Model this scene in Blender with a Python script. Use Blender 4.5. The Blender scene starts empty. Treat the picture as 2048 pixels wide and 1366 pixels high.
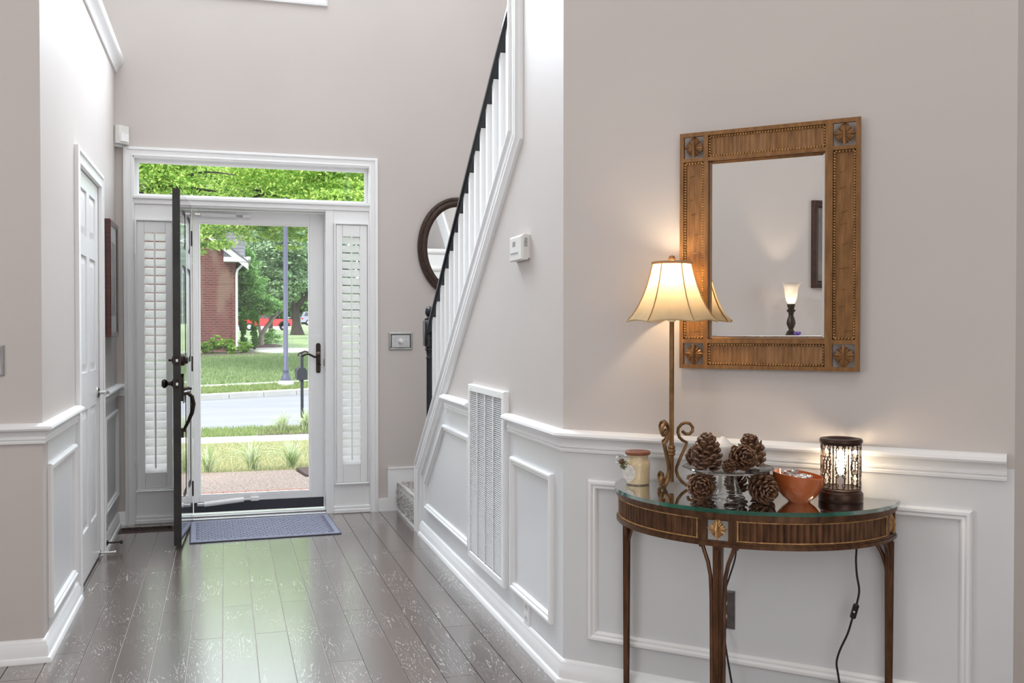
import bpy, bmesh, math, random
import numpy as np
from mathutils import Matrix, Vector
random.seed(7); rng = np.random.default_rng(7)
PI = math.pi
C = bpy.context.scene.collection
scn = bpy.context.scene

# ------------------------------------------------------------------ camera, world, lights, exposure
XL, YL, XS, YF, YC = -.678, 4.106, 1.1764, 6.785, 3.318      # left wall, near left wall, stair wall, front wall, angled wall start
cam = bpy.data.cameras.new('camera'); cam.sensor_width = 36; cam.lens = 36*1939.2/2048
cam.clip_start = .05; cam.clip_end = 400
co = bpy.data.objects.new('camera', cam); C.objects.link(co)
co.location = (0, 0, 1.2953); co.rotation_euler = (math.radians(90-.866), 0, math.radians(-16.497))
scn.camera = co
world = bpy.data.worlds.new('sky'); scn.world = world; world.use_nodes = True
bg = world.node_tree.nodes['Background']; bg.inputs[0].default_value = (.86, .93, 1, 1); bg.inputs[1].default_value = 3.0
def light(name, kind, loc, rot, energy, color, **kw):
    l = bpy.data.lights.new(name, kind); l.energy = energy; l.color = color
    for k, v in kw.items(): setattr(l, k, v)
    o = bpy.data.objects.new(name, l); C.objects.link(o); o.location = loc; o.rotation_euler = [math.radians(a) for a in rot]
    return o
light('sun', 'SUN', (0, 20, 30), (28, -32, 0), 4.0, (1, .96, .88), angle=math.radians(12))
light('upper_window_daylight', 'AREA', (.2, 6.66, 4.2), (-88, 0, 0), 262, (.80, .90, 1), shape='RECTANGLE', size=1.5, size_y=1.3)
light('foyer_ceiling_fill', 'AREA', (.25, 5.0, 5.37), (0, 0, 0), 20, (.93, .97, 1), shape='RECTANGLE', size=1.4, size_y=2.6)  # added soft overhead fill for the hall, not a known fixture
light('room_ceiling_fill', 'AREA', (.4, .6, 5.37), (0, 0, 0), 64, (1, .965, .935), shape='RECTANGLE', size=3.2, size_y=3)  # added broad overhead fill for the room, not a known fixture
light('rear_fill', 'AREA', (.6, -2.955, 2.0), (88, 0, 0), 48, (.95, .97, 1), shape='RECTANGLE', size=3, size_y=2.4)  # added fill from behind, brightens the walls facing the camera
light('side_fill', 'AREA', (-2.755, 2.35, 1.95), (0, -88, 0), 28, (.86, .93, 1), shape='RECTANGLE', size=1.5, size_y=1.5)  # added cool fill from the left to lift the stair wall
vs = scn.view_settings; vs.view_transform = 'Standard'; vs.look = 'None'; vs.gamma = 1; vs.use_curve_mapping = False; vs.exposure = 0.0

# ------------------------------------------------------------------ materials
MATS = {}
def nodes_of(name):
    m = bpy.data.materials.new(name); m.use_nodes = True; nt = m.node_tree
    return m, nt, nt.nodes, nt.links, nt.nodes['Principled BSDF']
def ramp(N, stops):
    r = N.new('ShaderNodeValToRGB'); e = r.color_ramp.elements
    while len(e) < len(stops): e.new(.5)
    for el, (p, c) in zip(e, stops): el.position = p; el.color = (*c, 1) if len(c) == 3 else c
    return r
def g(c): return tuple(x**2.2 for x in c)
def mat(name, col, rough=.5, metal=0, var=.06, scale=8, bump=0, bscale=200, spec=.5, coat=0, stretch=(1, 1, 1), col2=None, **kw):
    if name in MATS: return MATS[name]
    m, nt, N, L, P = nodes_of(name)
    P.inputs['Roughness'].default_value = rough; P.inputs['Metallic'].default_value = metal
    P.inputs['Specular IOR Level'].default_value = spec; P.inputs['Coat Weight'].default_value = coat
    tc = N.new('ShaderNodeTexCoord'); mp = N.new('ShaderNodeMapping'); L.new(tc.outputs['Object'], mp.inputs['Vector'])
    mp.inputs['Scale'].default_value = stretch
    nz = N.new('ShaderNodeTexNoise'); nz.inputs['Scale'].default_value = scale; nz.inputs['Detail'].default_value = 4
    L.new(mp.outputs[0], nz.inputs['Vector'])
    lo = tuple(max(0, c*(1-var)) for c in col); hi = col2 or tuple(min(1, c*(1+var)) for c in col)
    if col2: lo = col
    r = ramp(N, [(.3, lo), (.7, hi)]); L.new(nz.outputs['Fac'], r.inputs[0]); L.new(r.outputs[0], P.inputs['Base Color'])
    if bump:
        n2 = N.new('ShaderNodeTexNoise'); n2.inputs['Scale'].default_value = bscale; n2.inputs['Detail'].default_value = 3
        L.new(mp.outputs[0], n2.inputs['Vector'])
        b = N.new('ShaderNodeBump'); b.inputs['Strength'].default_value = bump; b.inputs['Distance'].default_value = .002
        L.new(n2.outputs['Fac'], b.inputs['Height']); L.new(b.outputs[0], P.inputs['Normal'])
    for k, v in kw.items(): P.inputs[k].default_value = v
    MATS[name] = m; return m
def glass_pane(name, tint=(1, 1, 1), boost=1.0):
    m, nt, N, L, P = nodes_of(name); N.remove(P)
    out = N['Material Output']; t = N.new('ShaderNodeBsdfTransparent'); t.inputs[0].default_value = (*tint, 1)
    gl = N.new('ShaderNodeBsdfGlossy'); gl.inputs['Roughness'].default_value = .01
    fr = N.new('ShaderNodeFresnel'); fr.inputs[0].default_value = 1.45
    mx = N.new('ShaderNodeMixShader'); mul = N.new('ShaderNodeMath'); mul.operation = 'MULTIPLY'; mul.inputs[1].default_value = boost
    L.new(fr.outputs[0], mul.inputs[0]); L.new(mul.outputs[0], mx.inputs[0]); L.new(t.outputs[0], mx.inputs[1]); L.new(gl.outputs[0], mx.inputs[2])
    L.new(mx.outputs[0], out.inputs['Surface']); MATS[name] = m; return m
def fabric_shade(name, col, trans=.6):
    m, nt, N, L, P = nodes_of(name); N.remove(P); out = N['Material Output']
    d = N.new('ShaderNodeBsdfDiffuse'); t = N.new('ShaderNodeBsdfTranslucent'); mx = N.new('ShaderNodeMixShader')
    tc = N.new('ShaderNodeTexCoord'); nz = N.new('ShaderNodeTexNoise'); nz.inputs['Scale'].default_value = 22
    mp = N.new('ShaderNodeMapping'); mp.inputs['Scale'].default_value = (1, 1, .35); L.new(tc.outputs['Object'], mp.inputs[0]); L.new(mp.outputs[0], nz.inputs['Vector'])
    r = ramp(N, [(.3, tuple(c*.9 for c in col)), (.7, col)]); L.new(nz.outputs['Fac'], r.inputs[0])
    L.new(r.outputs[0], d.inputs[0]); L.new(r.outputs[0], t.inputs[0]); mx.inputs[0].default_value = trans
    L.new(d.outputs[0], mx.inputs[1]); L.new(t.outputs[0], mx.inputs[2]); L.new(mx.outputs[0], out.inputs[0]); MATS[name] = m; return m
def leaf_mat(name, c1, c2, trans=.35):
    m, nt, N, L, P = nodes_of(name); N.remove(P); out = N['Material Output']
    d = N.new('ShaderNodeBsdfDiffuse'); t = N.new('ShaderNodeBsdfTranslucent'); mx = N.new('ShaderNodeMixShader')
    ge = N.new('ShaderNodeNewGeometry'); r = ramp(N, [(0, c1), (1, c2)]); L.new(ge.outputs['Random Per Island'], r.inputs[0])
    L.new(r.outputs[0], d.inputs[0]); L.new(r.outputs[0], t.inputs[0]); mx.inputs[0].default_value = trans
    L.new(d.outputs[0], mx.inputs[1]); L.new(t.outputs[0], mx.inputs[2]); L.new(mx.outputs[0], out.inputs[0]); MATS[name] = m; return m
def emit(name, col, s):
    m, nt, N, L, P = nodes_of(name); P.inputs['Base Color'].default_value = (*col, 1)
    P.inputs['Emission Color'].default_value = (*col, 1); P.inputs['Emission Strength'].default_value = s; MATS[name] = m; return m

wall_paint = mat('wall_paint', (.60, .547, .515), .55, var=.02, scale=1.5, bump=.06, bscale=260)
white_paint = mat('white_paint', (.90, .895, .89), .32, var=.015, scale=3)
wains_paint = mat('wainscot_paint', (.74, .74, .745), .35, var=.015, scale=2, bump=.04, bscale=200)
ceil_paint = mat('ceiling_paint', (.8, .79, .77), .8, var=.02)
door_black = mat('black_gloss_paint', (.012, .012, .014), .2, var=.2, scale=20, spec=1.0, coat=1, bump=.02, bscale=60)
edge_black = mat('black_paint_worn', (.02, .017, .015), .5, var=.5, scale=14)
bronze = mat('oil_rubbed_bronze', (.035, .025, .02), .35, .8, var=.4, scale=30)
chrome = mat('satin_nickel', (.55, .54, .52), .3, 1, var=.05)
pewter = mat('pewter_plate', (.42, .41, .41), .38, .9, var=.08, scale=40)
carved = mat('antique_gold_wood', (.25, .118, .038), .38, .25, var=.28, scale=14, stretch=(5, 5, 1), bump=.25, bscale=60)
gold_rope = mat('antique_gold_rope', (.50, .29, .12), .32, .5, var=.4, scale=30)
table_metal = mat('antique_brown_metal', (.12, .055, .026), .33, .55, var=.5, scale=12, stretch=(4, 4, 1), bump=.2, bscale=80)
lamp_metal = mat('brushed_gold_metal', (.23, .125, .052), .38, .7, var=.35, scale=20)
mirror_m = mat('mirror_silver', (.9, .9, .89), 0.0, 1, var=0)
win_glass = glass_pane('window_glass', (.985, .99, .99), .35)
black_m = mat('black_enamel', (.01, .011, .014), .18, var=.2, spec=.6)
dark_wood = mat('dark_red_wood', (.075, .018, .012), .3, var=.4, scale=14, stretch=(1, 1, 6))

def plank_material():
    m, nt, N, L, P = nodes_of('cerused_oak')
    tc = N.new('ShaderNodeTexCoord'); oi = N.new('ShaderNodeObjectInfo')
    add = N.new('ShaderNodeVectorMath'); add.operation = 'ADD'; comb = N.new('ShaderNodeCombineXYZ')
    mu = N.new('ShaderNodeMath'); mu.operation = 'MULTIPLY'; mu.inputs[1].default_value = 37; L.new(oi.outputs['Random'], mu.inputs[0])
    for i in range(3): L.new(mu.outputs[0], comb.inputs[i])
    L.new(tc.outputs['Object'], add.inputs[0]); L.new(comb.outputs[0], add.inputs[1])
    mp = N.new('ShaderNodeMapping'); mp.inputs['Scale'].default_value = (1, .11, 1); L.new(add.outputs[0], mp.inputs[0])
    warp = N.new('ShaderNodeTexNoise'); warp.inputs['Scale'].default_value = 10; warp.inputs['Detail'].default_value = 2; L.new(mp.outputs[0], warp.inputs['Vector'])
    sc = N.new('ShaderNodeMath'); sc.operation = 'MULTIPLY'; sc.inputs[1].default_value = 30; L.new(warp.outputs['Fac'], sc.inputs[0])
    sn = N.new('ShaderNodeMath'); sn.operation = 'SINE'
    s2 = N.new('ShaderNodeMath'); s2.operation = 'MULTIPLY'; s2.inputs[1].default_value = 6.0; L.new(sc.outputs[0], s2.inputs[0]); L.new(s2.outputs[0], sn.inputs[0])
    lines = ramp(N, [(.74, (0, 0, 0)), (.99, (1, 1, 1))]); L.new(sn.outputs[0], lines.inputs[0])
    fine = N.new('ShaderNodeTexNoise'); fine.inputs['Scale'].default_value = 190; fine.inputs['Detail'].default_value = 2
    mp2 = N.new('ShaderNodeMapping'); mp2.inputs['Scale'].default_value = (1, .22, 1); L.new(add.outputs[0], mp2.inputs[0]); L.new(mp2.outputs[0], fine.inputs['Vector'])
    fr = ramp(N, [(.44, (0, 0, 0)), (.56, (1, 1, 1))]); L.new(fine.outputs['Fac'], fr.inputs[0])
    big = N.new('ShaderNodeTexNoise'); big.inputs['Scale'].default_value = 3.0; L.new(add.outputs[0], big.inputs['Vector'])
    br = ramp(N, [(.42, (.03, .03, .03)), (.62, (1, 1, 1))]); L.new(big.outputs['Fac'], br.inputs[0])
    k1 = N.new('ShaderNodeMath'); k1.operation = 'MULTIPLY'; L.new(lines.outputs[0], k1.inputs[0]); L.new(fr.outputs[0], k1.inputs[1])
    k2 = N.new('ShaderNodeMath'); k2.operation = 'MULTIPLY'; L.new(k1.outputs[0], k2.inputs[0]); L.new(br.outputs[0], k2.inputs[1])
    k3 = N.new('ShaderNodeMath'); k3.operation = 'MULTIPLY'; k3.inputs[1].default_value = .85; L.new(k2.outputs[0], k3.inputs[0])
    base = ramp(N, [(0, (.078, .05, .038)), (1, (.125, .088, .07))]); L.new(oi.outputs['Random'], base.inputs[0])
    mx = N.new('ShaderNodeMix'); mx.data_type = 'RGBA'; L.new(k3.outputs[0], mx.inputs[0]); L.new(base.outputs[0], mx.inputs[6]); mx.inputs[7].default_value = (.60, .56, .53, 1)
    L.new(mx.outputs[2], P.inputs['Base Color'])
    P.inputs['Roughness'].default_value = .26; P.inputs['Specular IOR Level'].default_value = 1.0; P.inputs['Coat Weight'].default_value = 1; P.inputs['Coat Roughness'].default_value = .2; P.inputs['Coat IOR'].default_value = 2.0
    b = N.new('ShaderNodeBump'); b.inputs['Strength'].default_value = .12; b.inputs['Distance'].default_value = .001; L.new(fine.outputs['Fac'], b.inputs['Height']); L.new(b.outputs[0], P.inputs['Normal'])
    return m
plank_m = plank_material()

# ------------------------------------------------------------------ mesh helpers
WM = {}          # world matrices of things and parts
class MB:
    def __init__(s): s.v = []; s.f = []; s.m = []
    def add(s, vs, fs, mi=0):
        n = len(s.v); s.v += [tuple(v) for v in vs]; s.f += [tuple(i+n for i in f) for f in fs]; s.m += [mi]*len(fs); return s
    def box(s, a, b, mi=0, bev=0):
        x0, y0, z0 = [min(p, q) for p, q in zip(a, b)]; x1, y1, z1 = [max(p, q) for p, q in zip(a, b)]
        if bev:
            e = min(bev, (x1-x0)*.45, (y1-y0)*.45, (z1-z0)*.45)
            vs = []
            for ix, x, sx in ((0, x0, 1), (1, x1, -1)):
                for y, sy in ((y0, 1), (y1, -1)):
                    for z, sz in ((z0, 1), (z1, -1)):
                        vs += [(x, y+sy*e, z+sz*e), (x+sx*e, y, z+sz*e), (x+sx*e, y+sy*e, z)]
            def c(i, j, k): return 3*(i*4+j*2+k)
            fs = []
            for i in (0, 1): fs.append(tuple(c(i, j, k) for j, k in ((0, 0), (0, 1), (1, 1), (1, 0))))
            for j in (0, 1): fs.append(tuple(c(i, j, k)+1 for i, k in ((0, 0), (0, 1), (1, 1), (1, 0))))
            for k in (0, 1): fs.append(tuple(c(i, j, k)+2 for i, j in ((0, 0), (0, 1), (1, 1), (1, 0))))
            for j in (0, 1):
                for k in (0, 1): fs.append((c(0, j, k)+1, c(1, j, k)+1, c(1, j, k)+2, c(0, j, k)+2))
            for i in (0, 1):
                for k in (0, 1): fs.append((c(i, 0, k), c(i, 1, k), c(i, 1, k)+2, c(i, 0, k)+2))
            for i in (0, 1):
                for j in (0, 1): fs.append((c(i, j, 0), c(i, j, 1), c(i, j, 1)+1, c(i, j, 0)+1))
            for i in (0, 1):
                for j in (0, 1):
                    for k in (0, 1): fs.append((c(i, j, k), c(i, j, k)+1, c(i, j, k)+2))
            return s.add(vs, fs, mi)
        vs = [(x, y, z) for x in (x0, x1) for y in (y0, y1) for z in (z0, z1)]
        return s.add(vs, [(0, 1, 3, 2), (4, 6, 7, 5), (0, 4, 5, 1), (2, 3, 7, 6), (0, 2, 6, 4), (1, 5, 7, 3)], mi)
    def prism(s, poly, fn, d0, d1, mi=0):
        n = len(poly); vs = [fn(u, v, d0) for u, v in poly]+[fn(u, v, d1) for u, v in poly]
        return s.add(vs, [tuple(range(n)), tuple(range(2*n-1, n-1, -1))]+[(i, (i+1) % n, n+(i+1) % n, n+i) for i in range(n)], mi)
    def lathe(s, prof, seg=24, o=(0, 0, 0), mi=0, sx=1, sy=1, cap=True, a0=0):
        n = len(prof); vs = []
        for i in range(seg):
            a = a0+2*PI*i/seg
            for r, z in prof: vs.append((o[0]+r*sx*math.cos(a), o[1]+r*sy*math.sin(a), o[2]+z))
        fs = [(i*n+j, ((i+1) % seg)*n+j, ((i+1) % seg)*n+j+1, i*n+j+1) for i in range(seg) for j in range(n-1)]
        if cap:
            if prof[0][0] > 1e-5: fs.append(tuple(i*n for i in range(seg)))
            if prof[-1][0] > 1e-5: fs.append(tuple(i*n+n-1 for i in range(seg)))
        return s.add(vs, fs, mi)
    def tube(s, pts, r, seg=8, mi=0, closed=False, flat=1.0, cap=True):
        pts = [Vector(p) for p in pts]; n = len(pts); vs = []
        rr = r if hasattr(r, '__len__') else [r]*n
        up = None
        for i in range(n):
            t = (pts[(i+1) % n]-pts[i-1]) if closed else (pts[min(i+1, n-1)]-pts[max(i-1, 0)])
            t.normalize()
            if up is None:
                up = Vector((0, 0, 1)) if abs(t.z) < .9 else Vector((1, 0, 0))
            u = (up-t*up.dot(t));
            if u.length < 1e-6: u = t.orthogonal()
            u.normalize(); w = t.cross(u); up = u
            for k in range(seg):
                a = 2*PI*k/seg; vs.append(pts[i]+u*(rr[i]*math.cos(a))+w*(rr[i]*flat*math.sin(a)))
        m = n if closed else n-1
        fs = [(i*seg+k, i*seg+(k+1) % seg, ((i+1) % n)*seg+(k+1) % seg, ((i+1) % n)*seg+k) for i in range(m) for k in range(seg)]
        if not closed and cap: fs += [tuple(range(seg)), tuple((n-1)*seg+k for k in range(seg))]
        return s.add(vs, fs, mi)
    def sweep(s, path, prof, fn, closed=False, mi=0, side=1):
        """profile (w, d): w offsets the 2D path sideways with mitres, d goes to fn's third argument"""
        n = len(path); P = [Vector(p) for p in path]; vs = []
        for i in range(n):
            e1 = None if (i == 0 and not closed) else (P[i]-P[i-1]).normalized()
            e2 = None if (i == n-1 and not closed) else (P[(i+1) % n]-P[i]).normalized()
            e1 = e1 or e2; e2 = e2 or e1
            n1 = Vector((-e1.y, e1.x)); n2 = Vector((-e2.y, e2.x)); m = (n1+n2); m = m/max(1e-6, m.length_squared)*2*side
            for w, d in prof: q = P[i]+m*w; vs.append(fn(q.x, q.y, d))
        k = len(prof); M = n if closed else n-1
        fs = [(i*k+j, ((i+1) % n)*k+j, ((i+1) % n)*k+j+1, i*k+j+1) for i in range(M) for j in range(k-1)]
        if not closed: fs += [tuple(range(k)), tuple((n-1)*k+j for j in range(k))]
        return s.add(vs, fs, mi)
    def ball(s, o, r, seg=12, rings=8, mi=0, sz=1):
        return s.lathe([(r*math.sin(PI*i/rings), -r*sz*math.cos(PI*i/rings)) for i in range(rings+1)], seg, o, mi, cap=False)
    def build(s, name, mats, parent=None, smooth=True, angle=35, world=False, recalc=True):
        me = bpy.data.meshes.new(name); v = s.v
        if world and parent is not None:
            I = WM[parent].inverted(); v = [tuple(I @ Vector(p)) for p in v]
        me.from_pydata(v, [], s.f)
        if recalc:
            b = bmesh.new(); b.from_mesh(me); bmesh.ops.remove_doubles(b, verts=b.verts, dist=1e-6); bmesh.ops.recalc_face_normals(b, faces=b.faces); 
            if len(b.faces) == len(s.m): b.to_mesh(me)
            else: b.free(); b = bmesh.new(); b.from_mesh(me); bmesh.ops.recalc_face_normals(b, faces=b.faces); b.to_mesh(me)
            b.free()
        ms = mats if isinstance(mats, (list, tuple)) else [mats]
        for m in ms: me.materials.append(m)
        if len(ms) > 1: me.polygons.foreach_set('material_index', s.m)
        if smooth:
            me.polygons.foreach_set('use_smooth', [True]*len(me.polygons)); me.set_sharp_from_angle(angle=math.radians(angle))
        o = bpy.data.objects.new(name, me); C.objects.link(o)
        if parent is not None: o.parent = parent; WM[o] = WM[parent]
        else: WM[o] = Matrix.Identity(4)
        return o
def tag(o, label=None, cat=None, group=None, kind=None):
    if label: o['label'] = label
    if cat: o['category'] = cat
    if group: o['group'] = group
    if kind: o['kind'] = kind
    return o
def thing(name, label, cat, loc=(0, 0, 0), rz=0, group=None, kind=None):
    o = bpy.data.objects.new(name, None); C.objects.link(o); o.empty_display_size = .05
    o.location = loc; o.rotation_euler = (0, 0, rz); WM[o] = Matrix.Translation(loc) @ Matrix.Rotation(rz, 4, 'Z')
    return tag(o, label, cat, group, kind)
def copy_part(src, parent, loc=None, rot=None):
    o = src.copy(); C.objects.link(o); o.parent = parent
    if loc is not None: o.location = loc
    if rot is not None: o.rotation_euler = rot
    return o
def struct(name, mb, m, label, cat, smooth=False, **k): return tag(mb.build(name, m, smooth=smooth, **k), label, cat, kind='structure')
Tt = Vector((math.sqrt(.5), -math.sqrt(.5), 0)); Tn = Vector((-math.sqrt(.5), -math.sqrt(.5), 0)); TP = Vector((XS, YC, 0))
def LW(y, z, d): return (XL+d, y, z)
def SW(y, z, d): return (XS-d, y, z)
def FW(x, z, d): return (x, YF-d, z)
def NW(x, z, d): return (x, YL-d, z)
def TW(s, z, d): return tuple(TP+Tt*s+Tn*d+Vector((0, 0, z)))
def rect(u0, u1, v0, v1): return [(u0, v0), (u1, v0), (u1, v1), (u0, v1)]
def plan(z):
    return lambda x, y, d: (x, y, z+d)

# ------------------------------------------------------------------ room shell
RAILZ = .92
fl = struct('floor', MB().box((-2.8, -3, -.14), (4.6, YF+.1, -.005)), mat('joint_filler', (.55, .50, .46), .5), 'dark hardwood plank floor of the entrance hall', 'floor')
pw = .1308; row0 = -.668-17*pw
for r in range(46):
    x0 = row0+r*pw; x1 = x0+pw
    if x0 > 3.2: break
    ymax = YF
    if x0 > XS-.02: ymax = YC-(x0-XS)+.06 if x0 < 2.2 else 2.33
    if x1 < XL-.12: ymax = YL+.05
    y = 1.4-random.random()*1.2
    while y < ymax-.02:
        ln = random.uniform(.75, 1.55); y1 = min(y+ln, ymax)
        if ymax-y1 < .25: y1 = ymax
        w = (x1-x0)/2-.0009; h = (y1-y)/2-.0007
        p = MB(); e = .0011
        p.add([(-w, -h, -.0045), (w, -h, -.0045), (w, h, -.0045), (-w, h, -.0045), (-w+e, -h+e, 0), (w-e, -h+e, 0), (w-e, h-e, 0), (-w+e, h-e, 0)],
              [(4, 5, 6, 7), (0, 1, 5, 4), (1, 2, 6, 5), (2, 3, 7, 6), (3, 0, 4, 7)])
        o = p.build('plank', plank_m, fl, smooth=False, recalc=False); o.location = ((x0+x1)/2, (y+y1)/2, 0)
        y = y1
# walls: material 0 wall paint above the rail, 1 wainscot paint below
T2 = [wall_paint, wains_paint, white_paint]
Y1_ = YL+.12; w = MB(); D0, D1, DH = 5.075, 5.895, 2.085       # closet door opening
for (a, b, z0, z1) in ((Y1_, D0, 0, 3), (D1, YF, 0, 3), (D0, D1, DH, 3)):
    if z0 < .88: w.box((XL-.12, a, z0), (XL, b, .88), 1); z0 = .88
    w.box((XL-.12, a, z0), (XL, b, z1), 0)
struct('wall_left', w, T2, 'white hall wall on the left with wainscot panels and closet doorway', 'wall')
struct('wall_left_near', MB().box((-2.8, YL, 0), (XL, YL+.12, 3)), T2, 'beige wall end facing the camera at the left edge', 'wall')
struct('wall_left_room', MB().box((-2.92, -3, 0), (-2.8, YF+.16, 5.4)), wall_paint, 'beige side wall seen in the gold framed mirror', 'wall')
struct('wall_rear', MB().box((-2.92, -3.12, 0), (4.7, -3, 5.4)), wall_paint, 'beige wall behind the camera', 'wall')
struct('wall_right_room', MB().box((4.6, -3, 0), (4.72, 2.4, 5.4)), wall_paint, 'beige far right wall of the living room', 'wall')
cx, cy = TW(1.456, 0, 0)[:2]
struct('wall_right', MB().box((cx, cy, 0), (4.72, cy+.12, 5.4)), wall_paint, 'beige wall strip at the right edge beside the angled wall', 'wall')
w = MB()
w.prism([(0, 0), (1.456, 0), (1.456, .88), (0, .88)], TW, 0, -.115, 1); w.prism([(0, .88), (1.456, .88), (1.456, 5.4), (0, 5.4)], TW, 0, -.115, 0)
struct('wall_angled', w, T2, 'angled beige wall behind the half round console table', 'wall')
# stair wall with raked top
def rz(y): return .433+.80*(6.065-y)
yr = 6.065-(.88-.433)/.8
w = MB(); w.prism([(YC, 0), (6.065, 0), (6.065, .433), (yr, .88), (YC, .88)], SW, 0, -.115, 1)
w.prism([(YC, .88), (yr, .88), (3.945, rz(3.945)), (3.945, 5.4), (YC, 5.4)], SW, 0, -.115, 0)
struct('wall_stair', w, T2, 'white hall wall under the raked stair balustrade', 'wall')
struct('wall_stair_side', MB().box((2.25, 2.4, 0), (2.37, YF+.16, 5.4)), wall_paint, 'beige wall on the far side of the stairs', 'wall')
# front wall with the door opening and the upper window opening
w = MB(); O0, O1, OH = -.585, .985, 2.425; U0, U1, UZ0, UZ1 = -.22, .62, 3.58, 4.9
for a, b in (((-2.8, 0), (O0, OH)), ((O1, 0), (2.37, OH)), ((-2.8, OH), (2.37, UZ0)), ((-2.8, UZ0), (U0, UZ1)), ((U1, UZ0), (2.37, UZ1)), ((-2.8, UZ1), (2.37, 5.4))):
    w.box((a[0], YF, a[1]), (b[0], YF+.16, b[1]))
struct('wall_front', w, wall_paint, 'tall beige front wall around the entrance door', 'wall')
struct('ceiling', MB().box((-2.92, -3.12, 5.4), (4.72, YF+.16, 5.5)), ceil_paint, 'white ceiling high above the hall', 'ceiling')

# trim profiles
RAIL = [(0, .845), (.011, .845), (.013, .853), (.009, .857), (.015, .862), (.015, .868), (.011, .872), (.015, .884), (.027, .895), (.037, .898), (.041, .905), (.039, .914), (.030, .918), (.02, .924), (0, .924)]
BASE = [(0, 0), (.03, 0), (.03, .008), (.025, .019), (.018, .022), (.017, .06), (.011, .068), (.011, .075), (.005, .086), (0, .088)]
PANEL = [(0, 0), (0, .012), (.006, .019), (.014, .019), (.02, .011), (.027, .013), (.031, .01), (.034, 0)]
CASE = [(0, 0), (0, .018), (.008, .022), (.018, .022), (.022, .016), (.045, .013), (.05, .017), (.058, .017), (.062, 0)]
def plan_sweep(name, path, prof, side, label):
    m = MB().sweep(path, [(w_, z_) for w_, z_ in prof], lambda x, y, d: (x, y, d), side=side)
    return struct(name, m, white_paint, label, 'moulding', smooth=True, angle=40)
tl = lambda s: TW(s, 0, 0)[:2]
plan_sweep('trim_1', [(-2.8, YL), (XL, YL), (XL, 4.985)], RAIL, -1, 'white chair rail wrapping the corner at the left edge')
plan_sweep('trim_2', [(XL, 5.985), (XL, YF), (-.629, YF)], RAIL, -1, 'short white chair rail between closet door and front door')
plan_sweep('trim_3', [(XS, 5.26), (XS, 4.663)], RAIL, -1, 'white chair rail piece between stair trim and wall grille')
plan_sweep('trim_4', [(XS, 4.013), (XS, YC), tl(1.436)], RAIL, -1, 'white chair rail from the wall grille round to behind the lamp')
plan_sweep('baseboard_left', [(-2.8, YL), (XL, YL), (XL, 4.985)], BASE, -1, 'white baseboard round the wall corner at the left edge')
plan_sweep('baseboard_left_far', [(XL, 5.985), (XL, YF), (-.629, YF)], BASE, -1, 'short white baseboard beyond the closet door')
plan_sweep('baseboard_right', [(XS, 5.945), (XS, YC), tl(1.456), (4.6, cy)], BASE, -1, 'white baseboard along the stair wall and behind the console table')
CAP = [(0, 2.945), (.012, 2.945), (.016, 2.96), (.03, 2.985), (.045, 3.0), (.055, 3.012), (.055, 3.04), (0, 3.04)]
plan_sweep('trim_5', [(-2.8, YL), (XL, YL), (XL, YF)], CAP, -1, 'white cap moulding along the top of the left wall')
def panel_frame(name, pts, fn, label, side=1): return struct(name, MB().sweep(pts, PANEL, fn, closed=True, side=side), white_paint, label, 'moulding', smooth=True, angle=40)
panel_frame('trim_6', rect(4.215, 4.905, .135, .75), LW, 'white rectangular panel moulding before the closet door')
panel_frame('trim_7', rect(6.05, 6.735, .2, .765), LW, 'white rectangular panel moulding beyond the closet door')
panel_frame('trim_8', rect(3.42, 3.957, .18, .745), SW, 'white rectangular panel moulding on the stair wall above the white outlet')
panel_frame('trim_9', [(4.69, .188), (5.81, .188), (5.81, .35), (5.3, .75), (4.69, .75)], SW, 'white five sided panel moulding under the stair rake')
panel_frame('trim_10', rect(.103, 1.346, .175, .75), TW, 'wide white panel moulding behind the console table')
# raked stair trim
RAKE = [(-.004, -.05), (-.004, .026), (.006, .03), (.016, .03), (.02, .02), (.05, .018), (.054, .024), (.066, .024), (.07, .018), (.086, .018), (.09, .026), (.1, .026), (.112, .014), (.125, .012), (.13, 0)]
struct('trim_11', MB().sweep([(6.07, 0), (6.07, .433), (3.945, rz(3.945)), (3.945, 5.4)], RAKE, SW, side=1), white_paint, 'white raked stair trim with mitred corners under the balusters', 'moulding', smooth=True, angle=40)
struct('trim_12', MB().prism([(6.07, .433), (6.07, .46), (3.945, rz(3.945)+.027), (3.945, rz(3.945))], SW, .004, -.119), white_paint, 'white sloping cap under the balusters', 'moulding')
# door surround
struct('trim_13', MB().sweep([(-.629, 0), (-.629, 2.47), (1.027, 2.47), (1.027, 0)], CASE, FW, side=-1), white_paint, 'white fluted casing round the front door unit', 'moulding', smooth=True, angle=40)
struct('trim_14', MB().sweep(rect(-.285, .685, 3.495, 4.985), [(a*1.05, b) for a, b in CASE], FW, closed=True), white_paint, 'white casing of the high window at the top edge', 'moulding', smooth=True, angle=40)
struct('trim_15', MB().sweep([(4.988, 0), (4.988, 2.158), (5.985, 2.158), (5.985, 0)], [(a*1.3, b) for a, b in CASE], LW, side=-1), white_paint, 'white casing of the closet door', 'moulding', smooth=True, angle=40)
# stepped skirt on the front wall beside the landing
struct('trim_16', MB().prism([(1.027, 0), (1.16, 0), (1.16, .19), (2.25, .19), (2.25, .305), (1.095, .305), (1.095, .088), (1.027, .088)], FW, 0, .016).prism([(1.095, .305), (2.25, .305), (2.25, .296), (1.1, .296)], FW, .016, .022), white_paint, 'white stepped skirting rising beside the carpeted landing', 'moulding')
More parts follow.
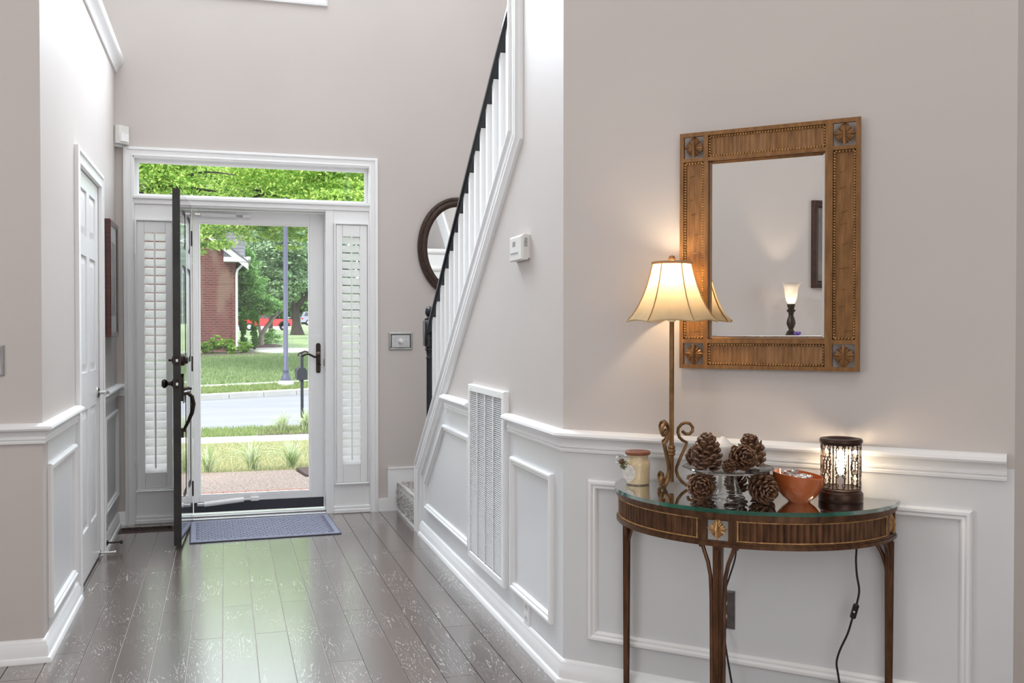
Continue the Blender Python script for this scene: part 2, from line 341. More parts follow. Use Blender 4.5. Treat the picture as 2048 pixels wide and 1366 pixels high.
# jambs, mullions, transom bar: one frame
w = MB(); J = YF-.012
for a, b, z0, z1, f0, f1 in ((-.585, -.562, 0, 2.42, J, YF+.16), (.968, .985, 0, 2.42, J, YF+.16), (-.585, .985, 2.4, 2.425, J, YF+.16), (-.315, -.212, 0, 2.1, J+.005, YF+.16), (.668, .722, 0, 2.1, J+.005, YF+.16),
                      (-.562, .968, 2.1, 2.152, J, YF+.16), (-.562, -.315, 2.0, 2.1, J+.01, YF+.1), (.722, .968, 2.0, 2.1, J+.01, YF+.1), (-.562, -.315, .02, .215, J+.012, YF+.1), (.722, .968, .02, .2, J+.012, YF+.1)):
    w.box((a, f0, z0), (b, f1, z1), bev=.002)
w.box((-.57, J-.012, 2.132), (.972, YF, 2.152), bev=.004)
for a, b in ((-.568, -.31), (.716, .972)):
    w.box((a, J-.012, 0), (b, YF+.02, .03), bev=.005); w.box((a, J-.003, .03), (b, YF+.02, .05), bev=.003)
w.box((-.212, YF+.0, 2.09), (.668, YF+.16, 2.1))
struct('trim_17', w, white_paint, 'white door frame posts and transom bar between door and side windows', 'moulding')
struct('trim_18', MB().box((-.212, YF-.03, 0), (.668, YF+.06, .018), bev=.004).box((-.212, YF+.02, .018), (.668, YF+.05, .03), bev=.004).box((-.212, YF+.06, -.1), (.668, YF+.22, .012)), [mat('aluminium_sill', (.5, .5, .5), .35, .8)], 'pale metal threshold under the storm door', 'moulding')
# transom and side lights, upper window
def window(name, x0, x1, z0, z1, yy, label, fw=.022):
    r = thing(name, label, 'window', ((x0+x1)/2, yy, z0), kind='structure')
    MB().sweep(rect(x0, x1, z0, z1), [(0, -.02), (0, .02), (fw*.6, .02), (fw, .008), (fw, -.02)], lambda u, v, d: (u, yy-d, v), closed=True).build('window_frame', white_paint, r, world=True)
    MB().box((x0+fw*.8, yy-.002, z0+fw*.8), (x1-fw*.8, yy+.002, z1-fw*.8)).build('pane', win_glass, r, world=True, smooth=False)
    return r
window('window_1', -.562, .968, 2.152, 2.4, YF+.06, 'wide transom window of clear glass above the front door')
window('window_2', -.562, -.315, .2, 2.0, YF+.12, 'narrow side window behind the left louvred shutter')
window('window_3', .722, .968, .2, 2.0, YF+.12, 'narrow side window behind the right louvred shutter')
window('window_4', U0, U1, UZ0, UZ1, YF+.08, 'high window above the front door cut by the top edge', .04)
def fill_frame(name, u0, u1, v0, v1, fn, label, nu=3, nv=2):  # closed frame set round an added fill light, no opening cut behind it
    r = thing(name, label, 'window', fn((u0+u1)/2, v0, 0), kind='structure')
    MB().sweep(rect(u0-.07, u1+.07, v0-.07, v1+.07), [(0, 0), (0, .03), (.01, .036), (.05, .03), (.07, .05), (.075, .01)], fn, closed=True).build('window_frame', white_paint, r, world=True)
    for k in range(1, nu): u = u0+(u1-u0)*k/nu; MB().prism(rect(u-.012, u+.012, v0, v1), fn, .046, .06).build('fill_frame_bar', white_paint, r, world=True, smooth=False)
    for k in range(1, nv): v = v0+(v1-v0)*k/nv; MB().prism(rect(u0, u1, v-.012, v+.012), fn, .06, .068).build('fill_frame_bar', white_paint, r, world=True, smooth=False)
fill_frame('side_fill_frame', 1.6, 3.1, 1.2, 2.7, lambda u, v, d: (-2.8+d, u, v), 'added window frame around the unseen fill light on the left')  # invented frame dressing the side fill light
fill_frame('rear_fill_frame', -.9, 2.1, .8, 3.2, lambda u, v, d: (u, -3+d, v), 'added wide window frame around the fill light behind the camera')  # invented frame dressing the rear fill light
fill_frame('room_fill_frame', -1.2, 2.0, -.9, 2.1, lambda u, v, d: (u, v, 5.4-d), 'added skylight frame around the fill light above the living room', 2, 2)  # invented frame under the solid ceiling, dresses the room fill
fill_frame('foyer_fill_frame', -.45, .95, 3.7, 6.3, lambda u, v, d: (u, v, 5.4-d), 'added skylight frame around the fill light above the entrance hall', 2, 2)  # invented frame under the solid ceiling, dresses the hall fill
def shutter(x0, x1, z0, z1, l0, l1, lz0, lz1, label):
    yy = YF-.012
    r = thing('louvred_shutter', label, 'shutter', ((x0+x1)/2, yy, z0), group='white louvred shutters beside the front door')
    fn = lambda u, v, d: (u, yy-d, v)
    MB().sweep(rect(x0, x1, z0, z1), [(0, -.02), (0, .016), (.007, .018), (.012, .012), (.012, -.02)], fn, closed=True).build('outer_frame', white_paint, r, world=True)
    for a, b, nm in (((x0+.014, z0+.014), (l0, z1-.014), 'stile'), ((l1, z0+.014), (x1-.014, z1-.014), 'stile'), ((l0, z0+.014), (l1, lz0), 'rail'), ((l0, lz1), (l1, z1-.014), 'rail')):
        MB().box((a[0]+.0005, yy-.008, a[1]), (b[0]-.0005, yy+.018, b[1]), bev=.002).build(nm, white_paint, r, world=True, smooth=False)
    n = 28; pitch = (lz1-lz0)/n; first = None
    for k in range(n):
        zc = lz0+pitch*(k+.5)
        if first is None:
            m = MB(); hw = (l1-l0)/2-.001; ang = math.radians(52); d = .031
            pr = [(-d, -.002), (-d*.5, -.0045), (d*.5, -.0045), (d, -.002), (d, .002), (d*.5, .0045), (-d*.5, .0045), (-d, .002)]
            pts = [(a*math.cos(ang)-b*math.sin(ang), a*math.sin(ang)+b*math.cos(ang)) for a, b in pr]
            m.prism(pts, lambda u, v, t: (t, u, v), -hw, hw)
            first = m.build('louvre', louvre_m, r, smooth=False); o = first
        else: o = copy_part(first, r)
        o.location = WM[r].inverted() @ Vector(((l0+l1)/2, yy+.006, zc))
    xm = (l0+l1)/2
    MB().box((xm-.005, yy-.034, lz0+.03), (xm+.005, yy-.027, lz1+.005), bev=.002).build('tilt_rod', white_paint, r, world=True, smooth=False)
    s = -1 if x0 < 0 else 1
    for zz in (z0+.2, (z0+z1)/2, z1-.2):
        MB().box(((x0 if s < 0 else x1)-.004, yy-.024, zz-.03), ((x0 if s < 0 else x1)+.004, yy-.014, zz+.03), bev=.002).build('hinge', white_paint, r, world=True, smooth=False)
louvre_m = fabric_shade('louvre_white', (.98, .98, .98), .88)
shutter(-.56, -.319, .222, 1.998, -.503, -.372, .338, 1.912, 'white louvred shutter in the side window left of the black door')
shutter(.725, .966, .202, 2.013, .782, .902, .342, 1.92, 'white louvred shutter in the side window right of the storm door')

# ------------------------------------------------------------------ doors
def six_panel(r, fn, W, H, th, m, z0, both=False):
    """fn(u, z, d): d=0 is the shown face, d grows into the slab"""
    st, cs = .115, .105; zs = [0, .245, .86, 1.05, 1.645, 1.745, 1.98, H]
    MB().prism(rect(.002, W-.002, z0+.002, z0+H-.002), fn, .011, th-.011).build('core', m, r, world=True, smooth=False)
    for a, b in ((0, st), (W-st, W)): MB().prism(rect(a, b, z0, z0+H), fn, 0, th).build('stile', m, r, world=True, smooth=False)
    for i in (0, 2, 4, 6):
        MB().prism(rect(st, W-st, z0+zs[i], z0+zs[i+1]), fn, 0.0004, th-.0004).build('rail', m, r, world=True, smooth=False)
    for i in (1, 3, 5):
        MB().prism(rect(W/2-cs/2, W/2+cs/2, z0+zs[i], z0+zs[i+1]), fn, 0.0002, th-.0002).build('mullion', m, r, world=True, smooth=False)
        for a, b in ((st, W/2-cs/2), (W/2+cs/2, W-st)):
            p = MB(); q0 = rect(a+.004, b-.004, z0+zs[i]+.004, z0+zs[i+1]-.004); q1 = rect(a+.045, b-.045, z0+zs[i]+.045, z0+zs[i+1]-.045)
            vs = [fn(u, v, .010) for u, v in q0]+[fn(u, v, .002) for u, v in q1]+[fn(u, v, th-.010) for u, v in q0]+[fn(u, v, th-.002) for u, v in q1]
            p.add(vs, [(4, 5, 6, 7)]+[(k, (k+1) % 4, 4+(k+1) % 4, 4+k) for k in range(4)]+[(15, 14, 13, 12)]+[(8+k, 12+k, 12+(k+1) % 4, 8+(k+1) % 4) for k in range(4)])
            p.build('panel', m, r, world=True, smooth=False)
def loc_tube(fn, pts, r, seg=8, **k): return MB().tube([fn(*p) for p in pts], r, seg, **k)
# black front door standing open
Hx, Hy = -.209, 6.772; ev = Vector((-.0447, -.999)); nv = Vector((-.999, .0447))
def DW(u, z, d): return (Hx+ev.x*u+nv.x*d, Hy+ev.y*u+nv.y*d, z)
r = thing('door_1', 'glossy black six panel front door standing open into the hall', 'door', (Hx, Hy, 0), kind='structure')
six_panel(r, DW, .826, 2.078, .043, door_black, .02)
MB().prism(rect(.8262, .8275, .021, 2.097), DW, .0005, .0425).build('lock_edge', edge_black, r, world=True, smooth=False)
for zc, nm in ((1.10, 'deadbolt_plate'), (.963, 'latch_plate')):
    p = MB().prism(rect(.8276, .8295, zc-.029, zc+.029), DW, .009, .034).build(nm, bronze, r, world=True, smooth=False)
    MB().prism(rect(.8295, .833, zc-.008, zc+.008), DW, .015, .027).build('bolt', white_paint, p, world=True, smooth=False)
def turned(fn_axis, prof, nm, m, par, seg=16):
    """prof (r, t): radius at distance t along the axis"""
    o, ax = fn_axis; ax = Vector(ax).normalized(); o = Vector(o); a = ax.orthogonal().normalized(); b = ax.cross(a); p = MB(); n = len(prof); vs = []
    for i in range(seg):
        t = 2*PI*i/seg
        for rr, h in prof: vs.append(o+ax*h+(a*math.cos(t)+b*math.sin(t))*rr)
    fs = [(i*n+j, ((i+1) % seg)*n+j, ((i+1) % seg)*n+j+1, i*n+j+1) for i in range(seg) for j in range(n-1)]+[tuple(i*n for i in range(seg)), tuple(i*n+n-1 for i in range(seg))]
    return p.add(vs, fs).build(nm, m, par, world=True)
inner = (nv.x, nv.y, 0); outer = (-nv.x, -nv.y, 0)
turned((DW(.765, .963, .043), inner), [(.03, 0), (.03, .006), (.018, .01), (.011, .02), (.011, .034), (.02, .042), (.027, .05), (.027, .06), (.018, .068), (.004, .07)], 'knob', bronze, r)
turned((DW(.765, 1.10, .043), inner), [(.026, 0), (.026, .006), (.018, .01), (.007, .012), (.007, .03), (.004, .032)], 'deadbolt_turn', bronze, r)
turned((DW(.765, 1.10, 0), outer), [(.034, 0), (.034, .012), (.027, .02), (.022, .022), (.022, .032), (.018, .035)], 'deadbolt_cylinder', bronze, r)
MB().prism([(.74, .86), (.79, .86), (.79, 1.0), (.765, 1.02), (.74, 1.0)], DW, 0, -.012).build('handle_plate', bronze, r, world=True, smooth=False)
loc_tube(DW, [(.765, .90, -.01), (.765, .905, -.035), (.765, .885, -.056), (.765, .84, -.064), (.765, .79, -.056), (.765, .74, -.036), (.765, .70, -.016), (.765, .68, -.008)], [.01, .011, .012, .013, .012, .01, .009, .011], 8).build('pull_handle', bronze, r, world=True)
MB().prism([(.752, .645), (.778, .645), (.778, .70), (.752, .70)], DW, 0, -.01).build('handle_foot', bronze, r, world=True, smooth=False)
loc_tube(DW, [(.765, .93, -.012), (.765, .935, -.04), (.765, .93, -.055)], [.012, .009, .009], 8, flat=1.6).build('thumb_latch', bronze, r, world=True)
for zz in (.22, 1.05, 1.88):
    turned((DW(-.004, zz-.05, .0), (0, 0, 1)), [(.006, 0), (.006, .1)], 'hinge', bronze, r, 10)

# storm door
SY = 6.915
r = thing('door_2', 'white storm door with full clear glass and bronze lever', 'door', (.23, SY, 0), kind='structure')
fn = lambda u, v, d: (u, SY-d, v)
for a, b, z0, z1, nm in ((-.209, -.172, .1, 2.085, 'stile'), (.573, .665, .1, 2.085, 'stile'), (-.172, .573, 2.005, 2.085, 'rail'), (-.172, .573, .1, .143, 'rail')):
    MB().box((a, SY-.016, z0), (b, SY+.016, z1), bev=.003).build(nm, white_paint, r, world=True, smooth=False)
MB().sweep(rect(-.172, .573, .143, 2.005), [(0, .016), (.004, .02), (.012, .018), (.014, .006)], fn, closed=True).build('glazing_bead', white_paint, r, world=True)
MB().box((-.165, SY-.002, .15), (.566, SY+.002, 1.998)).build('pane', win_glass, r, world=True, smooth=False)
MB().box((-.206, SY-.014, .032), (.663, SY+.01, .1)).build('door_sweep', mat('navy_rubber', (.03, .033, .045), .45), r, world=True, smooth=False)
def closer(x0, z0, x1, z1):
    p = MB().tube([(x0, SY-.04, z0), (x1, SY-.036, z1)], .0165, 12).build('closer_tube', white_paint, r, world=True)
    MB().tube([(x1, SY-.036, z1), (x1+.05, SY-.034, z1+(z1-z0)*.12)], .005, 8).build('closer_rod', chrome, p, world=True)
    MB().box((x1+.045, SY-.045, z1-.012), (x1+.1, SY-.016, z1+.014), bev=.003).build('bracket', white_paint, p, world=True, smooth=False)
    MB().box((x0-.045, SY-.05, z0-.01), (x0, SY-.03, z0+.01), bev=.003).build('pivot', chrome, p, world=True, smooth=False)
closer(-.15, 2.055, .075, 2.05); closer(-.14, .092, .12, .112)
p = MB(); pl = [(.627+.016*math.cos(a), (1.166 if math.sin(a) >= 0 else .987)+.016*math.sin(a)) for a in [2*PI*i/20 for i in range(20)]]
p.prism(pl, fn, .016, .022).build('handle_plate', bronze, r, world=True, smooth=False)
MB().tube([(.627, SY-.02, 1.103), (.627, SY-.045, 1.103), (.617, SY-.05, 1.088), (.598, SY-.05, 1.085), (.578, SY-.05, 1.096), (.558, SY-.05, 1.106), (.535, SY-.05, 1.104), (.513, SY-.05, 1.088)], [.011, .011, .009, .008, .0075, .007, .007, .006], 10).build('lever', chrome if 0 else bronze, r, world=True)
MB().ball((.627, SY-.04, 1.11), .014).build('lever_hub', mat('worn_bronze', (.25, .17, .13), .35, .8), r, world=True)
MB().tube([(.622, SY-.022, 1.04), (.63, SY-.035, 1.038), (.642, SY-.03, 1.028)], .005, 8).build('lock_turn', bronze, r, world=True)
MB().tube([(.627, SY+.016, 1.103), (.627, SY+.05, 1.103), (.6, SY+.055, 1.095), (.57, SY+.055, 1.115), (.54, SY+.055, 1.122), (.5, SY+.055, 1.108), (.492, SY+.05, 1.09)], [.01, .01, .008, .007, .007, .006, .005], 8).build('outer_lever', bronze, r, world=True)
MB().box((.6655, SY-.03, 1.02), (.668, SY-.012, 1.07)).build('strike', bronze, r, world=True, smooth=False)

# closet door
r = thing('door_3', 'white six panel closet door with nickel lever on the left wall', 'door', (XL, D0, 0), kind='structure')
def KW(u, z, d): return (XL-.004-d, D0+.003+u, z)
six_panel(r, KW, .814, 2.07, .036, white_paint, .012)
for zz in (.34, 1.10, 1.83):
    turned(((XL+.004, D0+.004, zz-.05), (0, 0, 1)), [(.005, 0), (.005, .1)], 'hinge', chrome, r, 10)
    MB().box((XL-.004, D0+.004, zz-.048), (XL-.0025, D0+.034, zz+.048)).build('hinge_leaf', chrome, r, world=True, smooth=False)
turned(((XL-.004, D0+.752, .93), (1, 0, 0)), [(.031, 0), (.031, .006), (.022, .012), (.011, .014), (.011, .05)], 'rose', chrome, r)
MB().tube([(XL+.045, D0+.752, .93), (XL+.052, D0+.735, .93), (XL+.052, D0+.68, .932), (XL+.05, D0+.64, .926)], [.01, .01, .008, .007], 10).build('lever', chrome, r, world=True)
turned(((XL-.004, D0+.775, .028), (1, 0, 0)), [(.014, 0), (.014, .006), (.006, .01), (.006, .075), (.009, .078), (.009, .09)], 'door_stop', chrome, r)
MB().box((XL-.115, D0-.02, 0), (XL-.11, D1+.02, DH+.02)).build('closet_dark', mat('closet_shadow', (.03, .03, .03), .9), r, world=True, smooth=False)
r = thing('door_stop', 'dark bronze rod door stop on the far left baseboard', 'door stop', (XL+.018, 6.03, .045))
turned((r.location, (1, 0, 0)), [(.014, 0), (.014, .006), (.005, .01), (.005, .07)], 'rod', bronze, r)
turned((Vector(r.location)+Vector((.07, 0, 0)), (1, 0, 0)), [(.009, 0), (.01, .004), (.01, .014), (.006, .016)], 'bumper', black_m, r)

# ------------------------------------------------------------------ stairs
carpet = mat('grey_carpet', (.46, .42, .39), .95, var=.5, scale=260, bump=.9, bscale=420, spec=.1, col2=(.8, .78, .75))
st = thing('stairs', 'grey carpeted stairs and landing behind the raked wall', 'stairs', (1.7, 5.9, 0), kind='structure')
def step_block(x0, x1, y0, y1, z0, z1, nm, nosex=False, nosey=False):
    R = .03; m = MB()
    if nosex: m.prism([(x0, z0), (x1, z0), (x1, z1)]+[(x0+R-R*math.sin(a), z1-R+R*math.cos(a)) for a in [PI/2*i/5 for i in range(6)]], lambda u, v, d: (u, d, v), y0, y1)
    else: m.prism([(y0, z0), (y1-.02, z0), (y1-.02, z1-.05)]+[(y1-R+R*math.cos(a), z1-R+R*math.sin(a)) for a in [-PI/3+5*PI/6*i/6 for i in range(7)]]+[(y0, z1)], lambda u, v, d: (d, u, v), x0, x1)
    return m.build(nm, carpet, st, world=True)
step_block(1.162, 2.25, 6.075, YF, .02, .195, 'landing', nosex=True)
MB().box((1.155, 6.075, 0), (1.165, YF-.02, .02), bev=.003).build('landing_shoe', white_paint, st, world=True, smooth=False)
step_block(XS+.117, 2.25, 5.7, 6.075, .0, .195, 'landing')
for k in range(13):
    yk = 5.95-.238*k
    if yk-.3 < 3.3: break
    step_block(XS+.117, 2.25, yk-.30, yk+.02, .19*(k+1), .195+.19*(k+1), 'step')
MB().prism([(5.95, .195), (5.95, .45), (2.9, .45+.8*3.05), (2.9, .195+.8*3.05)], lambda y, z, d: (2.25-d, y, z), 0, .018).build('skirt_board', white_paint, st, world=True, smooth=False)
# carpet pile on the landing nose: uncountable tufts
n = 9000; ty = rng.uniform(6.08, YF-.01, n); tt_ = rng.uniform(0, .47, n)
px = np.where(tt_ < .17, 1.162, 1.162+(tt_-.17)); pz = np.where(tt_ < .17, .022+tt_, .195)
nx = np.where(tt_ < .17, -1.0, 0.0); nzv = 1+nx
corner = (np.abs(tt_-.17) < .03); px = np.where(corner, 1.168, px); pz = np.where(corner, .188, pz); nx = np.where(corner, -.7, nx); nzv = np.where(corner, .7, nzv)
V = np.zeros((n, 3, 3)); jit = rng.normal(0, .004, (n, 3)); base = np.stack([px, ty, pz], 1); L_ = rng.uniform(.006, .012, n)[:, None]
ax = rng.normal(0, 1, (n, 3)); ax /= np.linalg.norm(ax, axis=1)[:, None]
V[:, 0] = base+ax*.003; V[:, 1] = base-ax*.003; V[:, 2] = base+np.stack([nx, nx*0, nzv], 1)*L_+jit
m = MB(); m.v = V.reshape(-1, 3).tolist(); m.f = [(3*i, 3*i+1, 3*i+2) for i in range(n)]; m.m = [0]*n
pile_m = leaf_mat('carpet_pile', (.40, .36, .33), (.9, .88, .86), .1)
o = m.build('carpet_pile', pile_m, st, world=True, smooth=False, recalc=False); o['kind'] = 'stuff'

bx = XS+.058
def zu(y): return 1.343+.795*(5.832-y)
r = thing('stair_railing', 'black handrail on white square balusters with black newel post', 'railing', (bx, 5.99, .5))
HR = [(-.02, 0), (-.031, .012), (-.031, .03), (-.026, .044), (-.012, .053), (.012, .053), (.026, .044), (.031, .03), (.031, .012), (.02, 0)]
vs = [(bx+a, y, zu(y)+b) for y in (5.955, 3.9) for a, b in HR]; k = len(HR)
MB().add(vs, [tuple(range(k)), tuple(range(k, 2*k))]+[(i, (i+1) % k, k+(i+1) % k, k+i) for i in range(k)]).build('handrail', black_m, r, world=True)
for i in range(16):
    y = 5.832-.1162*i; a = .0145; zb = rz(y)+.024
    MB().add([(bx+dx, y+dy, (zb-.03-.8*dy if lo else zu(y+dy)+.006)) for lo in (1, 0) for dx, dy in ((-a, -a), (a, -a), (a, a), (-a, a))],
             [(0, 1, 2, 3), (4, 5, 6, 7)]+[(j, (j+1) % 4, 4+(j+1) % 4, 4+j) for j in range(4)]).build('baluster', white_paint, r, world=True, smooth=False)
nw = MB(); c0 = (bx, 5.99); s_ = .037
nw.box((bx-s_, 5.99-s_, .47), (bx+s_, 5.99+s_, .62), bev=.004).box((bx-s_, 5.99-s_, 1.175), (bx+s_, 5.99+s_, 1.335), bev=.004)
nw.lathe([(.03, .62), (.034, .635), (.024, .65), (.028, .69), (.022, .72), (.021, 1.09), (.026, 1.10), (.02, 1.11), (.024, 1.14), (.032, 1.155), (.026, 1.165), (.034, 1.175)], 16, (bx, 5.99, 0), cap=False)
nw.lathe([(.034, 1.335), (.034, 1.345), (.02, 1.353), (.018, 1.362), (.024, 1.366), (.03, 1.38), (.031, 1.392), (.026, 1.41), (.012, 1.422), (0, 1.424)], 16, (bx, 5.99, 0), cap=False)
nw.build('newel_post', black_m, r, world=True, angle=50)

# ------------------------------------------------------------------ left wall and front wall fittings
r = thing('picture_frame', 'dark red framed picture with pale mat on the left wall', 'picture', (XL, 6.28, 1.235))
MB().sweep(rect(6.075, 6.5, 1.235, 1.925), [(0, 0), (0, .04), (.004, .044), (.012, .044), (.018, .042), (.026, .04), (.03, .038), (.03, .01)], LW, closed=True).build('frame', dark_wood, r, world=True)
MB().prism(rect(6.1, 6.475, 1.26, 1.9), LW, .004, .034).build('mat_board', mat('mat_board', (.72, .71, .68), .8), r, world=True, smooth=False)
MB().prism(rect(6.17, 6.405, 1.36, 1.8), LW, .034, .0348).build('print', mat('print_ink', (.10, .09, .09), .7, var=.9, scale=9, col2=(.5, .47, .43)), r, world=True, smooth=False)
MB().prism(rect(6.1, 6.475, 1.26, 1.9), LW, .036, .0368).build('glazing', win_glass, r, world=True, smooth=False)
plastic = mat('ivory_plastic', (.76, .74, .70), .4, var=.02)
r = thing('motion_sensor', 'white motion sensor in the corner above the picture', 'sensor', (-.655, 6.755, 2.475), PI/4)
MB().prism([(-.04, .0), (.04, .0), (.042, .03), (.03, .044), (-.03, .044), (-.042, .03)], lambda u, v, d: (u, -v, d), .0, .11).build('housing', plastic, r, smooth=False)
MB().prism([(-.028, .040), (.028, .040), (.022, .052), (-.022, .052)], lambda u, v, d: (u, -v, d), .012, .06).build('lens', white_paint, r, smooth=False)
MB().box((-.045, -.001, -.015), (.045, .012, .12), bev=.003).build('bracket', white_paint, r, smooth=False); r.scale = (1.25, 1.25, 1.05)
def outlet(name, label, fn, u, z, m1, m2, slots=True, rot=False, hw=.036, hh=.059):
    a, b = (hh, hw) if rot else (hw, hh)
    r = thing(name, label, 'outlet', fn(u, z-b, 0))
    p = MB(); q0 = rect(u-a, u+a, z-b, z+b); q1 = rect(u-a+.005, u+a-.005, z-b+.005, z+b-.005)
    p.add([fn(x, y, 0) for x, y in q0]+[fn(x, y, .003) for x, y in q0]+[fn(x, y, .007) for x, y in q1], [(0, 1, 2, 3), (8, 9, 10, 11)]+[(4*k+i, 4*k+(i+1) % 4, 4*k+4+(i+1) % 4, 4*k+4+i) for k in (0, 1) for i in range(4)])
    p.build('plate', m1, r, world=True, smooth=False)
    for s in (-1, 1):
        ou, oz = (u+s*.022, z) if rot else (u, z+s*.022)
        q = MB().prism([(ou+.017*math.cos(t), oz+.0145*math.sin(t)) for t in [2*PI*i/16 for i in range(16)]], fn, .007, .009).build('receptacle', m2, r, world=True, smooth=False)
        for du in (-.006, .006): MB().prism(rect(ou+du-.0012, ou+du+.0012, oz-.004, oz+.005), fn, .009, .0094).build('slot', black_m, q, world=True, smooth=False)
    return r
outlet('wall_outlet', 'white outlet low on the wall beyond the closet door', LW, 6.17, .14, plastic, white_paint)
outlet('wall_outlet', 'white outlet low on the stair wall under the panel', SW, 3.747, .135, white_paint, plastic)
r = thing('switch_plate', 'pewter switch plate cut by the left edge of the picture', 'switch', NW(-.87, 1.107, 0))
MB().sweep(rect(-.93, -.809, 1.107, 1.226), [(0, 0), (0, .004), (.004, .007), (.01, .007), (.014, .005), (.06, .005)], NW, closed=True).build('plate', pewter, r, world=True)
for x in (-.892, -.847): MB().prism(rect(x-.006, x+.006, 1.155, 1.178), NW, .005, .014).build('toggle', plastic, r, world=True, smooth=False)
r = thing('control_plate', 'silver wall control plate with round dial right of the front door', 'control plate', FW(1.189, 1.13, 0))
MB().sweep(rect(1.105, 1.274, 1.131, 1.257), [(0, 0), (0, .006), (.006, .01), (.012, .01), (.016, .006), (.02, .006)], FW, closed=True).build('frame', pewter, r, world=True)
MB().prism(rect(1.12, 1.26, 1.146, 1.242), FW, 0, .006).build('face', mat('silver_face', (.62, .62, .62), .35, .3), r, world=True, smooth=False)
turned((FW(1.189, 1.194, .006), (0, -1, 0)), [(.02, 0), (.02, .003), (.015, .005), (.014, .02), (.011, .022)], 'dial', plastic, r)
for x in (1.135, 1.15, 1.228, 1.243):
    for z in (1.168, 1.194, 1.22): turned((FW(x, z, .006), (0, -1, 0)), [(.003, 0), (.003, .003), (.001, .004)], 'button', plastic if (x in (1.135, 1.243)) else pewter, r, 8)
# oval mirror above the landing
r = thing('oval_mirror', 'oval mirror in dark carved frame behind the stair balusters', 'mirror', FW(1.60, 1.52, 0))
ov = [(1.60+.29*math.cos(t), 1.86+.36*math.sin(t)) for t in [2*PI*i/72 for i in range(72)]]
MB().sweep(ov, [(0, 0), (0, .02), (.006, .032), (.018, .036), (.028, .03), (.034, .034), (.048, .034), (.06, .022), (.068, .016), (.07, .008)], FW, closed=True).build('frame', mat('dark_carved_frame', (.045, .022, .013), .32, .1, var=.5, scale=40), r, world=True)
bd = MB()
for i in range(110):
    t = 2*PI*i/110
    bd.ball(FW(1.60+.275*math.cos(t), 1.86+.345*math.sin(t), .034), .0055, 6, 4)
o = bd.build('bead_ring', MATS['dark_carved_frame'], r, world=True); o['kind'] = 'stuff'
MB().prism([(1.60+.225*math.cos(t), 1.86+.295*math.sin(t)) for t in [2*PI*i/72 for i in range(72)]], FW, .006, .01).build('mirror_glass', mirror_m, r, world=True, smooth=False)

# ------------------------------------------------------------------ stair wall fittings
r = thing('return_air_grille', 'tall white louvred air return grille on the stair wall', 'vent', SW(4.338, .16, 0))
MB().sweep(rect(4.02, 4.655, .16, 1.014), [(0, 0), (0, .022), (.004, .026), (.03, .026), (.034, .022), (.034, .004)], SW, closed=True).build('frame', white_paint, r, world=True)
MB().prism(rect(4.03, 4.645, .17, 1.0), SW, .001, .003).build('filter_backing', mat('filter_grey', (.10, .105, .12), .9), r, world=True, smooth=False)
sl = MB(); nS = 84
for i in range(nS):
    z = .2+(1.0-.2-.03)*i/(nS-1)
    sl.add([SW(y, z+dz, d) for y in (4.054, 4.621) for dz, d in ((.0056, .006), (.0, .020), (.0012, .0212), (.0068, .0072))], [(0, 4, 5, 1), (1, 5, 6, 2), (2, 6, 7, 3), (3, 7, 4, 0)])
o = sl.build('slats', white_paint, r, world=True, smooth=False); o['kind'] = 'stuff'
for y in (4.20, 4.345, 4.487): MB().prism(rect(y-.005, y+.005, .195, .98), SW, .018, .024).build('divider', white_paint, r, world=True, smooth=False)
for y in (4.09, 4.59):
    turned((SW(y, .997, .026), (-1, 0, 0)), [(.005, 0), (.004, .003), (.001, .004)], 'screw', white_paint, r, 8)
r = thing('thermostat', 'small ivory thermostat on the stair wall', 'thermostat', SW(3.81, 1.565, 0))
MB().prism([(3.715, 1.572), (3.905, 1.572), (3.905, 1.665), (3.715, 1.665)], SW, 0, .008).build('base', plastic, r, world=True, smooth=False)
p = MB(); q0 = rect(3.72, 3.9, 1.566, 1.668); q1 = rect(3.73, 3.89, 1.57, 1.66)
p.add([SW(a, b, .006) for a, b in q0]+[SW(a, b, .026) for a, b in q0]+[SW(a, b, .034) for a, b in q1], [(0, 1, 2, 3), (8, 9, 10, 11)]+[(4*k+i, 4*k+(i+1) % 4, 4*k+4+(i+1) % 4, 4*k+4+i) for k in (0, 1) for i in range(4)]).build('cover', plastic, r, world=True, smooth=False)
MB().prism(rect(3.81, 3.85, 1.624, 1.645), SW, .034, .0345).build('display', mat('lcd_grey', (.16, .15, .13), .2), r, world=True, smooth=False)
for i in range(4): MB().prism(rect(3.775+.028*i, 3.79+.028*i, 1.594, 1.599), SW, .034, .037).build('button', pewter, r, world=True, smooth=False)
for i in range(6): MB().prism(rect(3.7195, 3.7205, 1.62+.006*i, 1.622+.006*i), SW, .01, .024).build('vent_slot', black_m, r, world=True, smooth=False)

